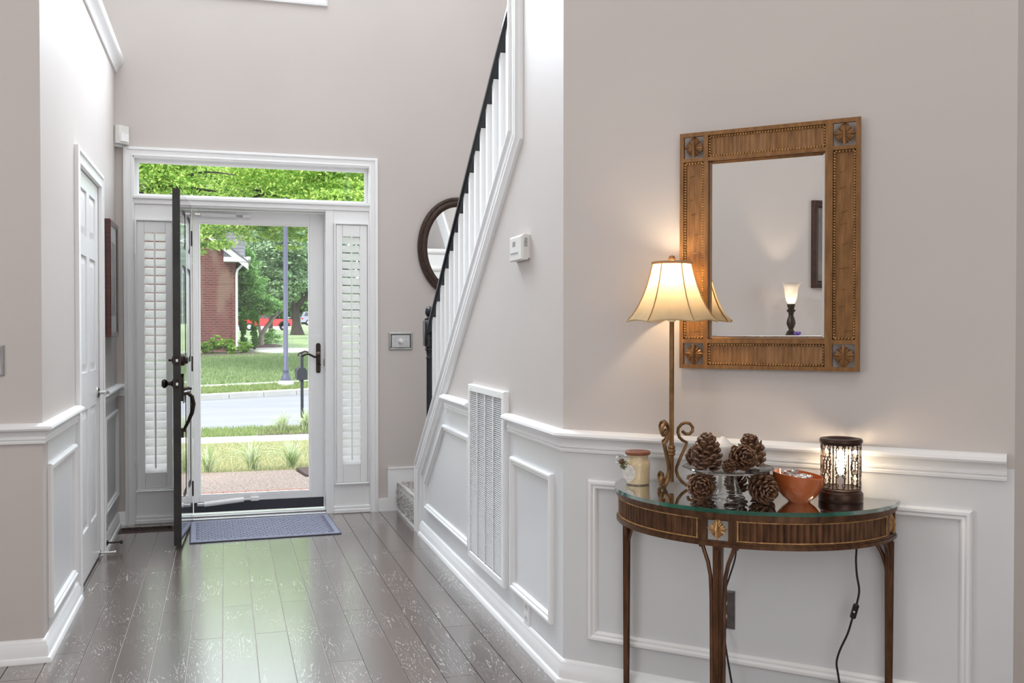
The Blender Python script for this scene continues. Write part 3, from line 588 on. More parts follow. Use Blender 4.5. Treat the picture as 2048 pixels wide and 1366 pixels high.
# ------------------------------------------------------------------ floor pieces by the door
r = thing('door_mat', 'blue grey waffle door mat in front of the storm door', 'mat', (.235, 6.41, 0), math.radians(1.6))
mat_blue = mat('mat_fibre', (.33, .345, .43), .95, var=.2, scale=200, bump=.6, bscale=500, spec=.1)
MB().box((-.452, -.325, 0), (.452, .33, .006), bev=.003).build('backing', mat('mat_rubber', (.05, .055, .07), .8), r, smooth=False)
MB().sweep(rect(-.447, .447, -.32, .325), [(0, .006), (.004, .0105), (.03, .0105), (.034, .006)], plan(0), closed=True).build('border', mat_blue, r, smooth=False)
MB().box((-.42, -.29, .006), (.42, .295, .0075)).build('pile', mat('mat_pile_dark', (.15, .16, .22), .95, bump=.5), r, smooth=False)
tp = MB(); nx_, ny_ = 21, 17
for i in range(nx_):
    for j in range(ny_):
        x = -.40+.8*(i+(.5 if j % 2 else 0))/nx_; y = -.272+.55*j/(ny_-1)
        tp.lathe([(.019, .0075), (.018, .0105), (.012, .0118), (.003, .0118)], 6, (x, y, 0), sx=1, sy=.86)
o = tp.build('waffle_bumps', mat_blue, r); o['kind'] = 'stuff'
r = thing('floor_register', 'dark brown openwork floor register beside the front door', 'vent', (-.485, 6.585, 0))
reg_m = mat('brown_register', (.07, .035, .025), .4, .3)
MB().box((-.17, -.08, 0), (.17, .08, .004), bev=.002).build('plate', reg_m, r, smooth=False)
MB().box((-.145, -.05, .004), (.145, .045, .0045)).build('opening', mat('register_dark', (.008, .007, .006), .9), r, smooth=False)
lat = MB()
for i in range(12):
    x = -.145+.29*(i+.5)/12
    lat.tube([(x+.021*math.cos(a), -.0025+.036*math.sin(a), .0065) for a in [2*PI*k/14 for k in range(14)]], .0022, 5, closed=True)
for y in (-.05, .045): lat.box((-.147, y-.003, .004), (.147, y+.003, .008))
o = lat.build('lattice', reg_m, r); o['kind'] = 'stuff'

# ------------------------------------------------------------------ gold framed mirror on the angled wall
M45 = -PI/4
def camoff(rt, deep): return (.879*rt-.477*deep, .477*rt+.879*deep)      # offsets in the table's own axes
def leaf_shape(fn, u, v, w, h, m, par, name, flip=1, rich=False):
    n = 48; out = []
    for i in range(n):
        t = 2*PI*i/n; lob = 1+.055*math.cos(16*t)+(.16*max(0, math.sin(t))**10)-(.10*max(0, -math.sin(t))**3)
        rr = (abs(math.cos(t))**1.3+abs(math.sin(t))**1.3)**(-1/1.3)
        out.append((u+w*.5*rr*lob*math.cos(t)*.98, v+flip*h*.5*rr*lob*math.sin(t)))
    inn = [(u+(a-u)*.55, v+(b-v)*.55) for a, b in out]; p = MB()
    vs = [fn(a, b, 0) for a, b in out]+[fn(a, b, .004+.002*(i % 3 == 0)) for i, (a, b) in enumerate(out)]+[fn(a, b, .009+(.003 if i % 6 == 0 else 0)) for i, (a, b) in enumerate(inn)]+[fn(u, v, .009)]
    fs = [tuple(range(n))]+[(k*n+i, k*n+(i+1) % n, (k+1)*n+(i+1) % n, (k+1)*n+i) for k in (0, 1) for i in range(n)]+[(2*n+i, 2*n+(i+1) % n, 3*n) for i in range(n)]
    p.add(vs, fs); p.tube([fn(u, v-flip*h*.48, .011), fn(u, v, .016), fn(u, v+flip*h*.44, .009)], [.0045, .004, .0015], 6)
    for s in (-1, 1): p.tube([fn(u, v, .008), fn(u+s*w*.62, v+flip*.004, .006)], .0016, 5)
    return p.build(name, m, par, world=True, angle=25)
def rope(path, fn, d, r, m, par, closed=True, name='rope_edge'):
    p = MB(); P_ = [Vector(q) for q in path]; n = len(P_)
    for i in range(n if closed else n-1):
        a, b = P_[i], P_[(i+1) % n]; L_ = (b-a).length; k = max(1, int(L_/(r*1.7))); e = (b-a)/L_; nn = Vector((-e.y, e.x))
        for j in range(k):
            q = a+e*(L_*(j+.5)/k); A = e*(r*1.0)+nn*(r*.75); B = nn*(r*.8)-e*(r*.45)
            ring = [q+A, q+B, q-A, q-B]
            vs = [fn(x.x, x.y, d) for x in ring]+[fn(q.x+(x.x-q.x)*.55, q.y+(x.y-q.y)*.55, d+r*.95) for x in ring]
            p.add(vs, [(4, 5, 6, 7)]+[(z, (z+1) % 4, 4+(z+1) % 4, 4+z) for z in range(4)])
    o = p.build(name, m, par, world=True, angle=60, recalc=False); o['kind'] = 'stuff'; return o
r = thing('wall_mirror', 'rectangular mirror in antique gold frame with leaf corners', 'mirror', TW(.737, 1.156, 0), M45)
A0, A1, B0, B1 = .447, 1.027, 1.156, 1.945; G0, G1, H0, H1 = .544, .9225, 1.2545, 1.848
cu0, cu1 = A0+.013, A0+.082; cv0, cv1 = B0+.013, B0+.085; du0, du1 = A1-.082, A1-.013; dv0, dv1 = B1-.085, B1-.013
bars = MB(); D_ = (.011, .026)
for a in (rect(A0, A0+.013, B0, B1), rect(A1-.013, A1, B0, B1), rect(A0+.013, A1-.013, B0, B0+.013), rect(A0+.013, A1-.013, B1-.013, B1),
          rect(cu1, G0, B0+.013, B1-.013), rect(G1, du0, B0+.013, B1-.013)): bars.prism(a, TW, *D_)
for a in (rect(G0, G1, cv1, H0), rect(G0, G1, H1, dv0), rect(cu0, cu1, cv1, H0), rect(du0, du1, cv1, H0), rect(cu0, cu1, H1, dv0), rect(du0, du1, H1, dv0)): bars.prism(a, TW, *D_)
bars.build('frame_bars', carved, r, world=True, smooth=False)
def ribbed(u0, u1, v0, v1, vert):
    p = MB(); L_ = (u1-u0) if vert else (v1-v0); n = max(4, int(L_/.014)); vs = []
    for i in range(n*3+1):
        t = i/(n*3); d = .0135+.002*abs(math.sin(PI*i/3))+random.uniform(-.0006, .0006)
        a = u0+(u1-u0)*t if vert else None; b = v0+(v1-v0)*t if not vert else None
        vs += [TW(a, v0, d), TW(a, v1, d)] if vert else [TW(u0, b, d), TW(u1, b, d)]
    p.add(vs, [(2*i, 2*i+1, 2*i+3, 2*i+2) for i in range(n*3)]); p.prism(rect(u0, u1, v0, v1), TW, .004, .012); p.build('panel', carved, r, world=True, recalc=False)
ribbed(G0, G1, B0+.013, cv1, True); ribbed(G0, G1, dv0, B1-.013, True)
def leafpanel(u0, u1, v0, v1):
    p = MB().prism(rect(u0, u1, v0, v1), TW, .004, .014)
    for i in range(9):                                   # shallow bamboo-like nicks
        v = v0+(v1-v0)*(i+.6+random.uniform(-.2, .2))/9.5; u = random.uniform(u0+.012, u1-.03); L_ = random.uniform(.012, .03)
        p.tube([TW(u, v, .0145), TW(u+L_*.5, v+.001, .0152), TW(u+L_, v+.004, .0145)], .0012, 5)
    for k in range(1, 4): p.prism(rect(u0+(u1-u0)*k/4-.0006, u0+(u1-u0)*k/4+.0006, v0, v1), TW, .014, .0146)
    p.build('panel', carved, r, world=True, smooth=False)
leafpanel(cu0, cu1, H0, H1); leafpanel(du0, du1, H0, H1)
for (a, b, c, d) in ((G0+.004, G1-.004, B0+.017, cv1-.004), (G0+.004, G1-.004, dv0+.004, B1-.017), (cu0+.004, cu1-.004, H0+.004, H1-.004), (du0+.004, du1-.004, H0+.004, H1-.004)):
    rope(rect(a, b, c, d), TW, .0168, .0052, gold_rope, r)
for u, v, f in (((cu0+cu1)/2, (cv0+cv1)/2, -1), ((du0+du1)/2, (cv0+cv1)/2, -1), ((cu0+cu1)/2, (dv0+dv1)/2, 1), ((du0+du1)/2, (dv0+dv1)/2, 1)):
    leaf_shape(lambda a, b, d: TW(a, b, d+.012), u, v, .062, .068, carved, r, 'corner_leaf', f)
bw = .011; q0 = rect(G0, G1, H0, H1); q1 = rect(G0+bw, G1-bw, H0+bw, H1-bw); p = MB()
p.add([TW(a, b, .0095) for a, b in q0]+[TW(a, b, .0122) for a, b in q1], [(4, 5, 6, 7)]+[(i, (i+1) % 4, 4+(i+1) % 4, 4+i) for i in range(4)]).build('mirror_glass', mirror_m, r, world=True, smooth=False, recalc=False)
MB().prism(rect(A0+.085, A1-.085, B0+.09, B1-.09), TW, .001, .005).build('backing', mat('mirror_backing', (.05, .04, .03), .9), r, world=True, smooth=False)

# ------------------------------------------------------------------ half round console table
SC = .690
tb = thing('console_table', 'half round brown metal console table with glass top', 'table', TW(SC, 0, 0), M45)
def EL(a, b, o0, ph): return (a*math.cos(ph), -(o0+b*math.sin(ph)))
def arcband(phs, a_in, b_in, a_out, b_out, z0, z1, o0=.012, mod=None):
    p = MB(); n = len(phs); vs = []
    for i, ph in enumerate(phs):
        e = mod(i) if mod else 0
        vs += [(*EL(a_in, b_in, o0, ph), z0), (*EL(a_out+e, b_out+e, o0, ph), z0), (*EL(a_out+e, b_out+e, o0, ph), z1), (*EL(a_in, b_in, o0, ph), z1)]
    return p.add(vs, [(4*i+j, 4*i+(j+1) % 4, 4*i+4+(j+1) % 4, 4*i+4+j) for i in range(n-1) for j in range(4)]+[(0, 1, 2, 3), (4*n-4, 4*n-3, 4*n-2, 4*n-1)])
def span(d0, d1, n): return [math.radians(d0+(d1-d0)*i/n) for i in range(n+1)]
AO, BO = .443, .390
m = arcband(span(0, 180, 72), AO-.02, BO-.02, AO+.006, BO+.006, .738, .7515); m2 = arcband(span(0, 180, 72), AO-.004, BO-.004, AO+.003, BO+.003, .732, .738)
m.add(m2.v, m2.f); m.box((-AO, -.03, .735), (AO, -.012, .7515)); m.build('top_rim', table_metal, tb, angle=30)
m = arcband(span(0, 180, 72), AO-.02, BO-.02, AO+.005, BO+.005, .652, .662); m2 = arcband(span(0, 180, 72), AO-.01, BO-.01, AO+.001, BO+.001, .662, .668)
m.add(m2.v, m2.f); m.box((-AO, -.03, .652), (AO, -.012, .664)); m.build('bottom_rim', table_metal, tb, angle=30)
for d0, d1 in ((13.5, 82.5), (97.5, 166.5)):
    nf = 27; k = nf*6
    arcband(span(d0, d1, k), AO-.014, BO-.014, AO-.007, BO-.007, .668, .732, mod=lambda i: .0045*abs(math.sin(PI*i/6))).build('fluted_panel', table_metal, tb, angle=50)
for d0, d1 in ((0, 2), (10.5, 13.5), (82.5, 85.7), (94.3, 97.5), (166.5, 169.5), (178, 180)):
    arcband(span(d0, d1, 3), AO-.016, BO-.016, AO, BO, .668, .732).build('apron_stile', table_metal, tb, angle=30)
def arcfn(c0):            # flat patch tangent to the apron at angle c0
    ph = math.radians(c0); x, y = EL(AO-.01, BO-.01, .012, ph); tx, ty = -AO*math.sin(ph), -BO*math.cos(ph); l = math.hypot(tx, ty); tx, ty = tx/l, ty/l
    nx, ny = -ty, tx
    if nx*x+ny*(y+.012) < 0: nx, ny = -nx, -ny
    W_ = WM[tb]
    return lambda u, v, d: tuple(W_ @ Vector((x+tx*u+nx*d, y+ty*u+ny*d, v)))
for c0 in (6.2, 90, 173.8): leaf_shape(arcfn(c0), 0, .70, .05, .058, gold_rope, tb, 'apron_leaf')
def bead_line(phs, z): return [(*EL(AO-.001, BO-.001, .012, ph), z) for ph in phs]
br = MB()
for d0, d1 in ((13.5, 82.5), (97.5, 166.5)):
    for z in (.671, .729):
        for ph in span(d0, d1, 110): x, y = EL(AO-.002, BO-.002, .012, ph); br.lathe([(.0022, -.002), (.0026, 0), (.0015, .002)], 5, (x, y, z))
    for dd in (d0+.4, d1-.4):
        x, y = EL(AO-.001, BO-.001, .012, math.radians(dd))
        for i in range(15): br.lathe([(.0026, -.002), (.003, 0), (.0016, .002)], 5, (x, y, .672+.0042*i))
o = br.build('bead_trim', gold_rope, tb); o['kind'] = 'stuff'
# glass top: clear faces with a green rim
gt = MB(); ph = span(0, 180, 96); n = len(ph); e = [EL(.455, .404, .010, p) for p in ph]
gt.add([(x, y, .752) for x, y in e]+[(x, y, .764) for x, y in e], [tuple(range(n)), tuple(range(n, 2*n))], 0)
gt.add([(x, y, .752) for x, y in e]+[(x, y, .764) for x, y in e], [(i, (i+1) % n, n+(i+1) % n, n+i) for i in range(n)], 1)
clear_top = glass_pane('table_glass', (.95, .975, .965), 1.35)
rim_green = mat('green_glass_edge', (.012, .13, .085), .08, var=.2, spec=.7, **{'Transmission Weight': .35})
gt.build('glass_top', [clear_top, rim_green], tb, smooth=False, recalc=False)
def leg(ph_deg, width, name='leg'):
    ph = math.radians(ph_deg); x, y = EL(AO-.014, BO-.014, .012, ph)
    if ph_deg in (0, 180): y = -.034
    tx, ty = -AO*math.sin(ph), -BO*math.cos(ph); l = math.hypot(tx, ty); tx, ty = tx/l, ty/l; nx, ny = ty, -tx
    if nx*x+ny*(y+.012) < 0: nx, ny = -nx, -ny
    g_ = lambda u, d, z: (x+tx*u+nx*d, y+ty*u+ny*d, z)
    p = MB()
    def post(u0, u1, d0, d1, z0, z1, k=1.0): p.add([g_(u*(k if z == z0 else 1), d*(k if z == z0 else 1), z) for z in (z0, z1) for u, d in ((u0, d0), (u1, d0), (u1, d1), (u0, d1))], [(0, 1, 2, 3), (4, 5, 6, 7)]+[(i, (i+1) % 4, 4+(i+1) % 4, 4+i) for i in range(4)])
    post(-width, width, -.011, .011, 0, .652, .72)
    post(-width*.4, width*.4, -.0135, .0135, .0, .64, .72)
    p.add([g_(u, d, z) for z in (0, .012) for u, d in ((-.018, -.014), (.018, -.014), (.018, .014), (-.018, .014))], [(0, 1, 2, 3), (4, 5, 6, 7)]+[(i, (i+1) % 4, 4+(i+1) % 4, 4+i) for i in range(4)])
    L = p.build(name, table_metal, tb, smooth=False)
    sides = (-1, 1) if ph_deg == 90 else ((-1,) if ph_deg == 180 else (1,))
    for s in sides:
        def ap(dphi, z):      # a point under the apron, dphi degrees along it
            q = EL(AO-.012, BO-.012, .012, math.radians(ph_deg+dphi)); return (q[0], q[1], z)
        if ph_deg == 90: pts = [g_(s*(width*.72+.006), .001, 0.0), g_(s*(width+.006), .001, .5), g_(s*(width+.009), .001, .56), g_(s*(width+.017), .0, .60), g_(s*(width+.028), -.001, .63), g_(s*(width+.036), -.002, .654)]
        else:
            a = ap((1 if ph_deg == 0 else -1)*15, .654); b = g_(0, .0, .47); pts = [b]
            for k in range(1, 7):
                t = k/6; pts.append((b[0]+(a[0]-b[0])*t**2, b[1]+(a[1]-b[1])*t**2, b[2]+(a[2]-b[2])*math.sin(t*PI/2)))
            a2 = (b[0]+(-.085 if ph_deg == 0 else .075), -.03, .654); pts2 = [b]
            for k in range(1, 7):
                t = k/6; pts2.append((b[0]+(a2[0]-b[0])*t**2, b[1]+(a2[1]-b[1])*t**2, b[2]+(a2[2]-b[2])*math.sin(t*PI/2)))
            MB().tube(pts2, .0065, 8).build('brace', table_metal, L)
        MB().tube(pts, .0062, 8).build('brace', table_metal, L)
    for s in (-1, 1): MB().ball(g_(s*.055, -.004, .647), .006, 8, 6).build('knob', table_metal, L)
leg(90, .0135); leg(0, .011); leg(180, .010)

# ------------------------------------------------------------------ table lamp
tlamp = r = thing('table_lamp', 'slim gold scroll lamp with cream bell shade on console table', 'lamp', TW(.452, .764, .118), M45)
MB().lathe([(.008, .02), (.008, .555)], 12).build('stem', lamp_metal, r)
MB().lathe([(.009, .105), (.013, .11), (.011, .116), (.014, .122), (.011, .128), (.013, .134), (.009, .14)], 14).build('collar', lamp_metal, r)
prof = [(.034, .188), (.046, .178), (.058, .178), (.068, .188), (.069, .2), (.06, .212), (.046, .216), (.032, .21), (.022, .198), (.0205, .184), (.025, .168), (.036, .157), (.05, .15), (.046, .138), (.036, .115), (.026, .092), (.0175, .07), (.016, .055), (.021, .038), (.034, .02), (.048, .009), (.064, .009), (.074, .018), (.076, .032), (.068, .042), (.056, .038), (.053, .028)]
for az in (-98, 22, 142):
    a = math.radians(az); MB().tube([(q*math.cos(a), q*math.sin(a), z) for q, z in prof], .0052, 8, flat=1.35).build('scroll_leg', lamp_metal, r, angle=50)
SH = [(.147, .548), (.140, .556), (.126, .572), (.110, .597), (.094, .630), (.080, .668), (.070, .703), (.064, .728), (.062, .742)]
def shade_pt(i, rr, z, k, per=6):
    a0 = math.radians(18)+2*PI*i/6; t = k/per; a = a0+2*PI/6*t
    ch = math.cos(PI/6)/math.cos(2*PI/6*(t-.5)); bul = ch*.55+.45            # between flat and round panels
    return (rr*bul*math.cos(a), rr*bul*math.sin(a), z+(.006*math.sin(PI*t) if z < .56 else 0))
shm = fabric_shade('cream_shade', (.74, .60, .38), .42); seam = fabric_shade('shade_seam', (.50, .30, .16), .12)
sd = MB(); per = 6; cols = 36
vs = [shade_pt(c//per, rr, z, c % per) for c in range(cols) for rr, z in SH]; k = len(SH)
sd.add(vs, [(c*k+j, ((c+1) % cols)*k+j, ((c+1) % cols)*k+j+1, c*k+j+1) for c in range(cols) for j in range(k-1)])
shade = sd.build('lamp_shade', shm, r, angle=60)
for i in range(6): MB().tube([Vector(shade_pt(i, rr+.0012, z, 0)) for rr, z in SH], .0028, 6, flat=.5).build('seam', seam, shade)
for z, rr in ((.742, .062), (.549, .146)):
    MB().tube([(Vector(shade_pt(c//per, rr+.001, z, c % per))) for c in range(cols)], .0045 if z > .6 else .0025, 6, closed=True).build('binding', seam if z > .6 else shm, shade)
MB().lathe([(.003, .735), (.004, .745), (.011, .75), (.012, .757), (.008, .764), (0, .767)], 12).build('finial', lamp_metal, r)
for i in range(3):
    a = math.radians(18)+2*PI*i*2/6; MB().tube([(0, 0, .741), (.058*math.cos(a), .058*math.sin(a), .741)], .0015, 5).build('spider_arm', lamp_metal, r)
MB().lathe([(.012, .548), (.014, .56), (.014, .6), (.01, .61)], 12).build('socket', plastic, r)
lo = light('table_lamp_bulb', 'POINT', (0, 0, .695), (0, 0, 0), 3.0, (1, .78, .52), shadow_soft_size=.022); lo.parent = r

# ------------------------------------------------------------------ candle jar with sprig
r = thing('candle_jar', 'cream wax candle jar with wooden lid and flower tag', 'candle', TW(.326, .764, .098), M45)
wax = mat('cream_wax', (.72, .58, .36), .25, var=.1, scale=14, coat=.6, **{'Subsurface Weight': .15})
MB().lathe([(.0, 0), (.036, 0), (.0395, .005), (.04, .03), (.0415, .055), (.0425, .068), (.040, .079), (.035, .084), (.0345, .098), (.0365, .1)], 28, cap=False).build('jar', wax, r, angle=60)
MB().lathe([(.0365, .0), (.0385, -.0), (.039, .006), (.037, .008)], 28, cap=False).build('base_band', mat('jar_base', (.2, .16, .12), .3), r)
MB().lathe([(.0, .1), (.041, .1), (.0425, .103), (.0425, .109), (.04, .112), (0, .112)], 28, cap=False).build('lid', mat('walnut_lid', (.24, .085, .04), .4, var=.3, scale=20), r)
ox, oy = camoff(-.03, -.035)
tg = MB(); n = 26; wob = [1+random.uniform(-.08, .08) for _ in range(n)]
def tagfn(u, v, d): a = camoff(u, -d); return (ox+a[0], oy+a[1], v)
tg.prism([(-.004+.021*wob[i]*math.cos(2*PI*i/n), .042+.027*wob[i]*math.sin(2*PI*i/n)) for i in range(n)], tagfn, .002, .006)
tg.build('paper_flower', mat('paper_white', (.72, .70, .67), .9, var=.25, scale=60), r, smooth=False)
sg = MB()
for i in range(70):
    c = Vector(tagfn(-.026+random.gauss(0, .006), .075+random.gauss(0, .008), .004+random.uniform(-.008, .012))); d = Vector((random.gauss(0, 1), random.gauss(0, 1), random.gauss(0, 1))).normalized()*.013; w_ = d.orthogonal().normalized()*.003
    sg.add([c-w_, c+w_, c+d], [(0, 1, 2)])
sg.build('green_sprig', leaf_mat('sprig_green', (.09, .12, .04), (.22, .24, .12), .2), r, smooth=False, recalc=False)
wf = MB()
for i in range(36):
    c = Vector(tagfn(-.032+random.gauss(0, .009), .086+random.gauss(0, .01), .006)); d = Vector((random.gauss(0, 1), random.gauss(0, 1), random.gauss(0, 1))).normalized(); a = d.orthogonal().normalized(); b = d.cross(a)
    wf.add([c+a*.007, c+b*.004, c-a*.007, c-b*.004], [(0, 1, 2, 3)])
wf.build('white_petals', MATS['paper_white'], r, smooth=False, recalc=False)
MB().ball(tagfn(-.03, .082, .01), .0075, 10, 6).build('tiny_cone', mat('tiny_cone', (.12, .06, .035), .8), r)
MB().tube([tagfn(.01, .058, .004), tagfn(.028, .05, -.006), tagfn(.04, .055, -.015)], .0016, 6).build('twine', mat('twine', (.35, .22, .12), .9), r)

# ------------------------------------------------------------------ glass cake stand, cones, pillar candle
glass = glass_pane('clear_glass', (.985, .99, .985), .9)
SX, SO = .686, .275
r = thing('cake_stand', 'clear glass pedestal cake stand on console table', 'cake stand', TW(SX, .764, SO), M45)
MB().lathe([(.0, .0925), (.105, .0925), (.118, .096), (.134, .103), (.137, .104), (.134, .1065), (.117, .1005), (.104, .0975), (0, .0975)], 48, cap=False).build('plate', glass, r)
MB().lathe([(.046, 0), (.05, .004), (.05, .012), (.046, .022), (.037, .04), (.03, .058), (.026, .08), (.027, .0922)], 40, cap=False).build('foot', glass_pane('foot_glass', (.99, .992, .99), .55), r)
MB().tube([(.0505*math.cos(a), .0505*math.sin(a), .012) for a in [2*PI*i/40 for i in range(40)]], .002, 6, closed=True).build('foot_ring', glass, r)
def cone_mesh(R, H, ns, seed, open_=.55):
    rs = random.Random(seed); p = MB()
    p.lathe([(0, .02*H), (R*.45, .12*H), (R*.55, .35*H), (R*.4, .7*H), (R*.12, .95*H), (0, .98*H)], 10, cap=False)
    for i in range(ns):
        t = (i+.5)/ns; az = i*2.39996+rs.uniform(-.12, .12); z = H*(.04+.92*t**.9)
        rad = R*(math.sin(PI*min(1, .18+.80*t))**.75)*.62+R*.06
        tilt = math.radians(8+62*t**1.3)+rs.uniform(-.12, .12); ln = R*(.52+.12*math.sin(PI*t))*open_/.55*rs.uniform(.88, 1.1); wd = R*.40*(1.05-.4*t)*rs.uniform(.85, 1.15)
        ca, sa = math.cos(az), math.sin(az); o = Vector((ca*rad*.55, sa*rad*.55, z-.04*H)); d = Vector((ca*math.cos(tilt), sa*math.cos(tilt), math.sin(tilt))); s_ = Vector((-sa, ca, 0)); up = s_.cross(d)*-1
        if up.z < 0: up = -up
        th = R*.05
        a0 = o-s_*wd*.35; a1 = o+s_*wd*.35; b0 = o+d*ln*.75-s_*wd*.62; b1 = o+d*ln*.75+s_*wd*.62; c0 = o+d*ln-s_*wd*.38+up*th*1.2; c1 = o+d*ln+s_*wd*.38+up*th*1.2
        top = [a0, a1, b1, c1, c0, b0]
        p.add([q+up*th for q in top]+[q-up*th*1.1 for q in top], [(0, 1, 2, 3, 4, 5), (11, 10, 9, 8, 7, 6)]+[(k, (k+1) % 6, 6+(k+1) % 6, 6+k) for k in range(6)])
    return p
cone_m = mat('pine_cone_brown', (.038, .016, .008), .5, var=.6, scale=90, col2=(.30, .155, .085))
CS = [cone_mesh(.044, .088, 62, 3), cone_mesh(.043, .076, 54, 5), cone_mesh(.040, .07, 50, 9)]
cone_data = {}
def pine_cone(kind, rt, deep, z, rot, sc, label):
    sc *= 1.12; a = camoff(rt, deep); M = TW(SX+a[0], z, SO-a[1])
    if kind not in cone_data:
        o = CS[kind].build('pine_cone', cone_m, angle=30); cone_data[kind] = o.data
    else: o = bpy.data.objects.new('pine_cone', cone_data[kind]); C.objects.link(o)
    o.location = M; o.rotation_euler = [math.radians(v) for v in rot]; o.scale = (sc, sc, sc)
    return tag(o, label, 'pine cone', 'pine cones on and under the cake stand')
PT = .764+.0978
pine_cone(0, -.066, -.012, PT+.002, (8, -10, 20), 1.0, 'large upright pine cone at the left of the glass plate')
pine_cone(2, -.098, .055, PT+.012, (12, -30, 80), .72, 'small pine cone at the far left back of the glass plate')
pine_cone(1, .032, -.012, PT+.036, (80, 0, -14), .92, 'pine cone lying in the middle front of the glass plate')
pine_cone(0, .094, .035, PT+.004, (-6, 14, 140), .9, 'upright pine cone at the right back of the glass plate')
pine_cone(2, -.014, -.075, PT+.012, (40, -40, 10), .5, 'small pine cone between the two front cones on the plate')
pine_cone(1, -.080, .01, .764+.042, (80, 0, -28), .95, 'pine cone below the plate left of the glass foot')
pine_cone(2, -.062, .095, .764+.004, (10, 5, 50), .95, 'dark pine cone behind the glass foot on the left')
pine_cone(0, .088, -.004, .764+.05, (95, 0, -6), .92, 'large pine cone below the plate right of the glass foot')
pine_cone(1, .137, .085, .764+.006, (12, 14, 200), .95, 'pine cone between the glass foot and the orange bowl')
pine_cone(2, .056, .112, .764+.004, (-8, 6, 120), .9, 'dark pine cone behind the glass foot on the right')
a = camoff(-.002, .062)
r = thing('pillar_candle', 'white pillar candle standing behind the pine cones', 'candle', TW(SX+a[0], PT, SO-a[1]), M45)
MB().lathe([(0, 0), (.037, 0), (.0385, .002), (.0385, .062), (.037, .066), (.024, .074), (.014, .084), (.006, .092), (0, .094)], 28, cap=False).build('wax', mat('white_wax', (.80, .77, .74), .4, var=.02, **{'Subsurface Weight': .2}), r, angle=70)
MB().tube([(0, 0, .092), (.001, 0, .098), (-.002, -.004, .101)], .001, 5).build('wick', mat('pale_wick', (.6, .55, .5), .9), r)

# ------------------------------------------------------------------ orange bowl of wrapped sweets
r = thing('ceramic_bowl', 'orange bowl with slanting rim holding silver wrapped sweets', 'bowl', TW(.878, .764, .176), M45)
org = mat('orange_glaze', (.40, .085, .018), .22, var=.3, scale=7, coat=.4, col2=(.52, .145, .045))
bw_ = MB(); pr = [(.0, .003), (.028, .003), (.032, .0), (.034, .004), (.049, .016), (.061, .031), (.0695, .049), (.0735, .067), (.0745, .084), (.0725, .0845), (.0705, .066), (.066, .05), (.056, .033), (.042, .02), (.0, .012)]; seg = 40; vs = []
dx, dy = camoff(1, -.35); th0 = math.atan2(dy, dx)
for i in range(seg):
    t = 2*PI*i/seg; sl_ = 1-.10*math.cos(t-th0)
    for q, z in pr: vs.append((q*(1+.06*math.cos(t-th0-PI)*(z/.084))*math.cos(t), q*(1+.06*math.cos(t-th0-PI)*(z/.084))*math.sin(t), z*(1+(sl_-1)*(z/.084))))
k = len(pr); bw_.add(vs, [(i*k+j, ((i+1) % seg)*k+j, ((i+1) % seg)*k+j+1, i*k+j+1) for i in range(seg) for j in range(k-1)]).build('bowl', org, r, angle=60)
foil = mat('silver_wrap', (.74, .72, .70), .18, .75, var=.4, scale=90)
for i, (rt, dp, z, az) in enumerate(((-.036, -.012, .084, 20), (-.018, .012, .092, 80), (.004, -.014, .080, 150), (-.016, -.03, .078, -20), (-.042, .014, .09, 60), (.018, .01, .076, 110))):
    c = camoff(rt, dp); loc = TW(.878+c[0], .764+z, .176-c[1])
    s = thing('wrapped_sweet', 'silver wrapped sweet lying in the orange bowl', 'sweet', loc, math.radians(az), group='silver sweets in the orange bowl')
    p = MB().lathe([(0, -.013), (.007, -.011), (.0105, 0), (.007, .011), (0, .013)], 10); p.v = [(z_, y_, x_*.8) for x_, y_, z_ in p.v]; p.build('candy', foil, s, recalc=True)
    for sg_ in (-1, 1):
        p = MB(); p.add([(sg_*.011, 0, 0)]+[(sg_*(.024+.003*(j % 2)), -.012+.004*j, (.004 if j % 2 else -.003)) for j in range(7)], [(0, j+1, j+2) for j in range(6)]); p.build('twist_end', foil, s, smooth=False, recalc=False)

# ------------------------------------------------------------------ lantern warmer
lant = r = thing('lantern_lamp', 'small bronze scrollwork lantern lamp glowing at right of table', 'lamp', TW(.985, .764, .092), M45)
lan = mat('dark_bronze_lantern', (.045, .02, .012), .35, .5, var=.3, scale=20)
MB().lathe([(0, 0), (.063, 0), (.0655, .003), (.0655, .024), (.062, .029), (.0595, .031), (.0595, .037), (.056, .038), (.02, .036), (0, .036)], 40, cap=False).build('base', lan, r, angle=40)
MB().lathe([(.036, .176), (.059, .176), (.063, .179), (.0635, .186), (.061, .190), (.05, .1915), (.042, .188), (.03, .18), (0, .178)], 40, cap=False).build('top_dish', lan, r, angle=40)
RC = .0585
def cyl(th, z): return (RC*math.cos(th), RC*math.sin(th), z)
U = 8; uw = 2*PI/U; sw = MB()
def wire(pts, th=.0015, closed=False): sw.tube([cyl(a, z) for a, z in pts], th, 5, closed=closed)
def spiral(a, z, s, f, r0=.0085):       # small C scroll
    k = RC; wire([(a+s*(r0*(1-t*.55))*math.cos(PI*.5+f*0+t*4.2)/k*-1, z+f*(r0*(1-t*.55))*math.sin(PI*.5+t*4.2)-f*r0) for t in [i/9 for i in range(10)]], .0014)
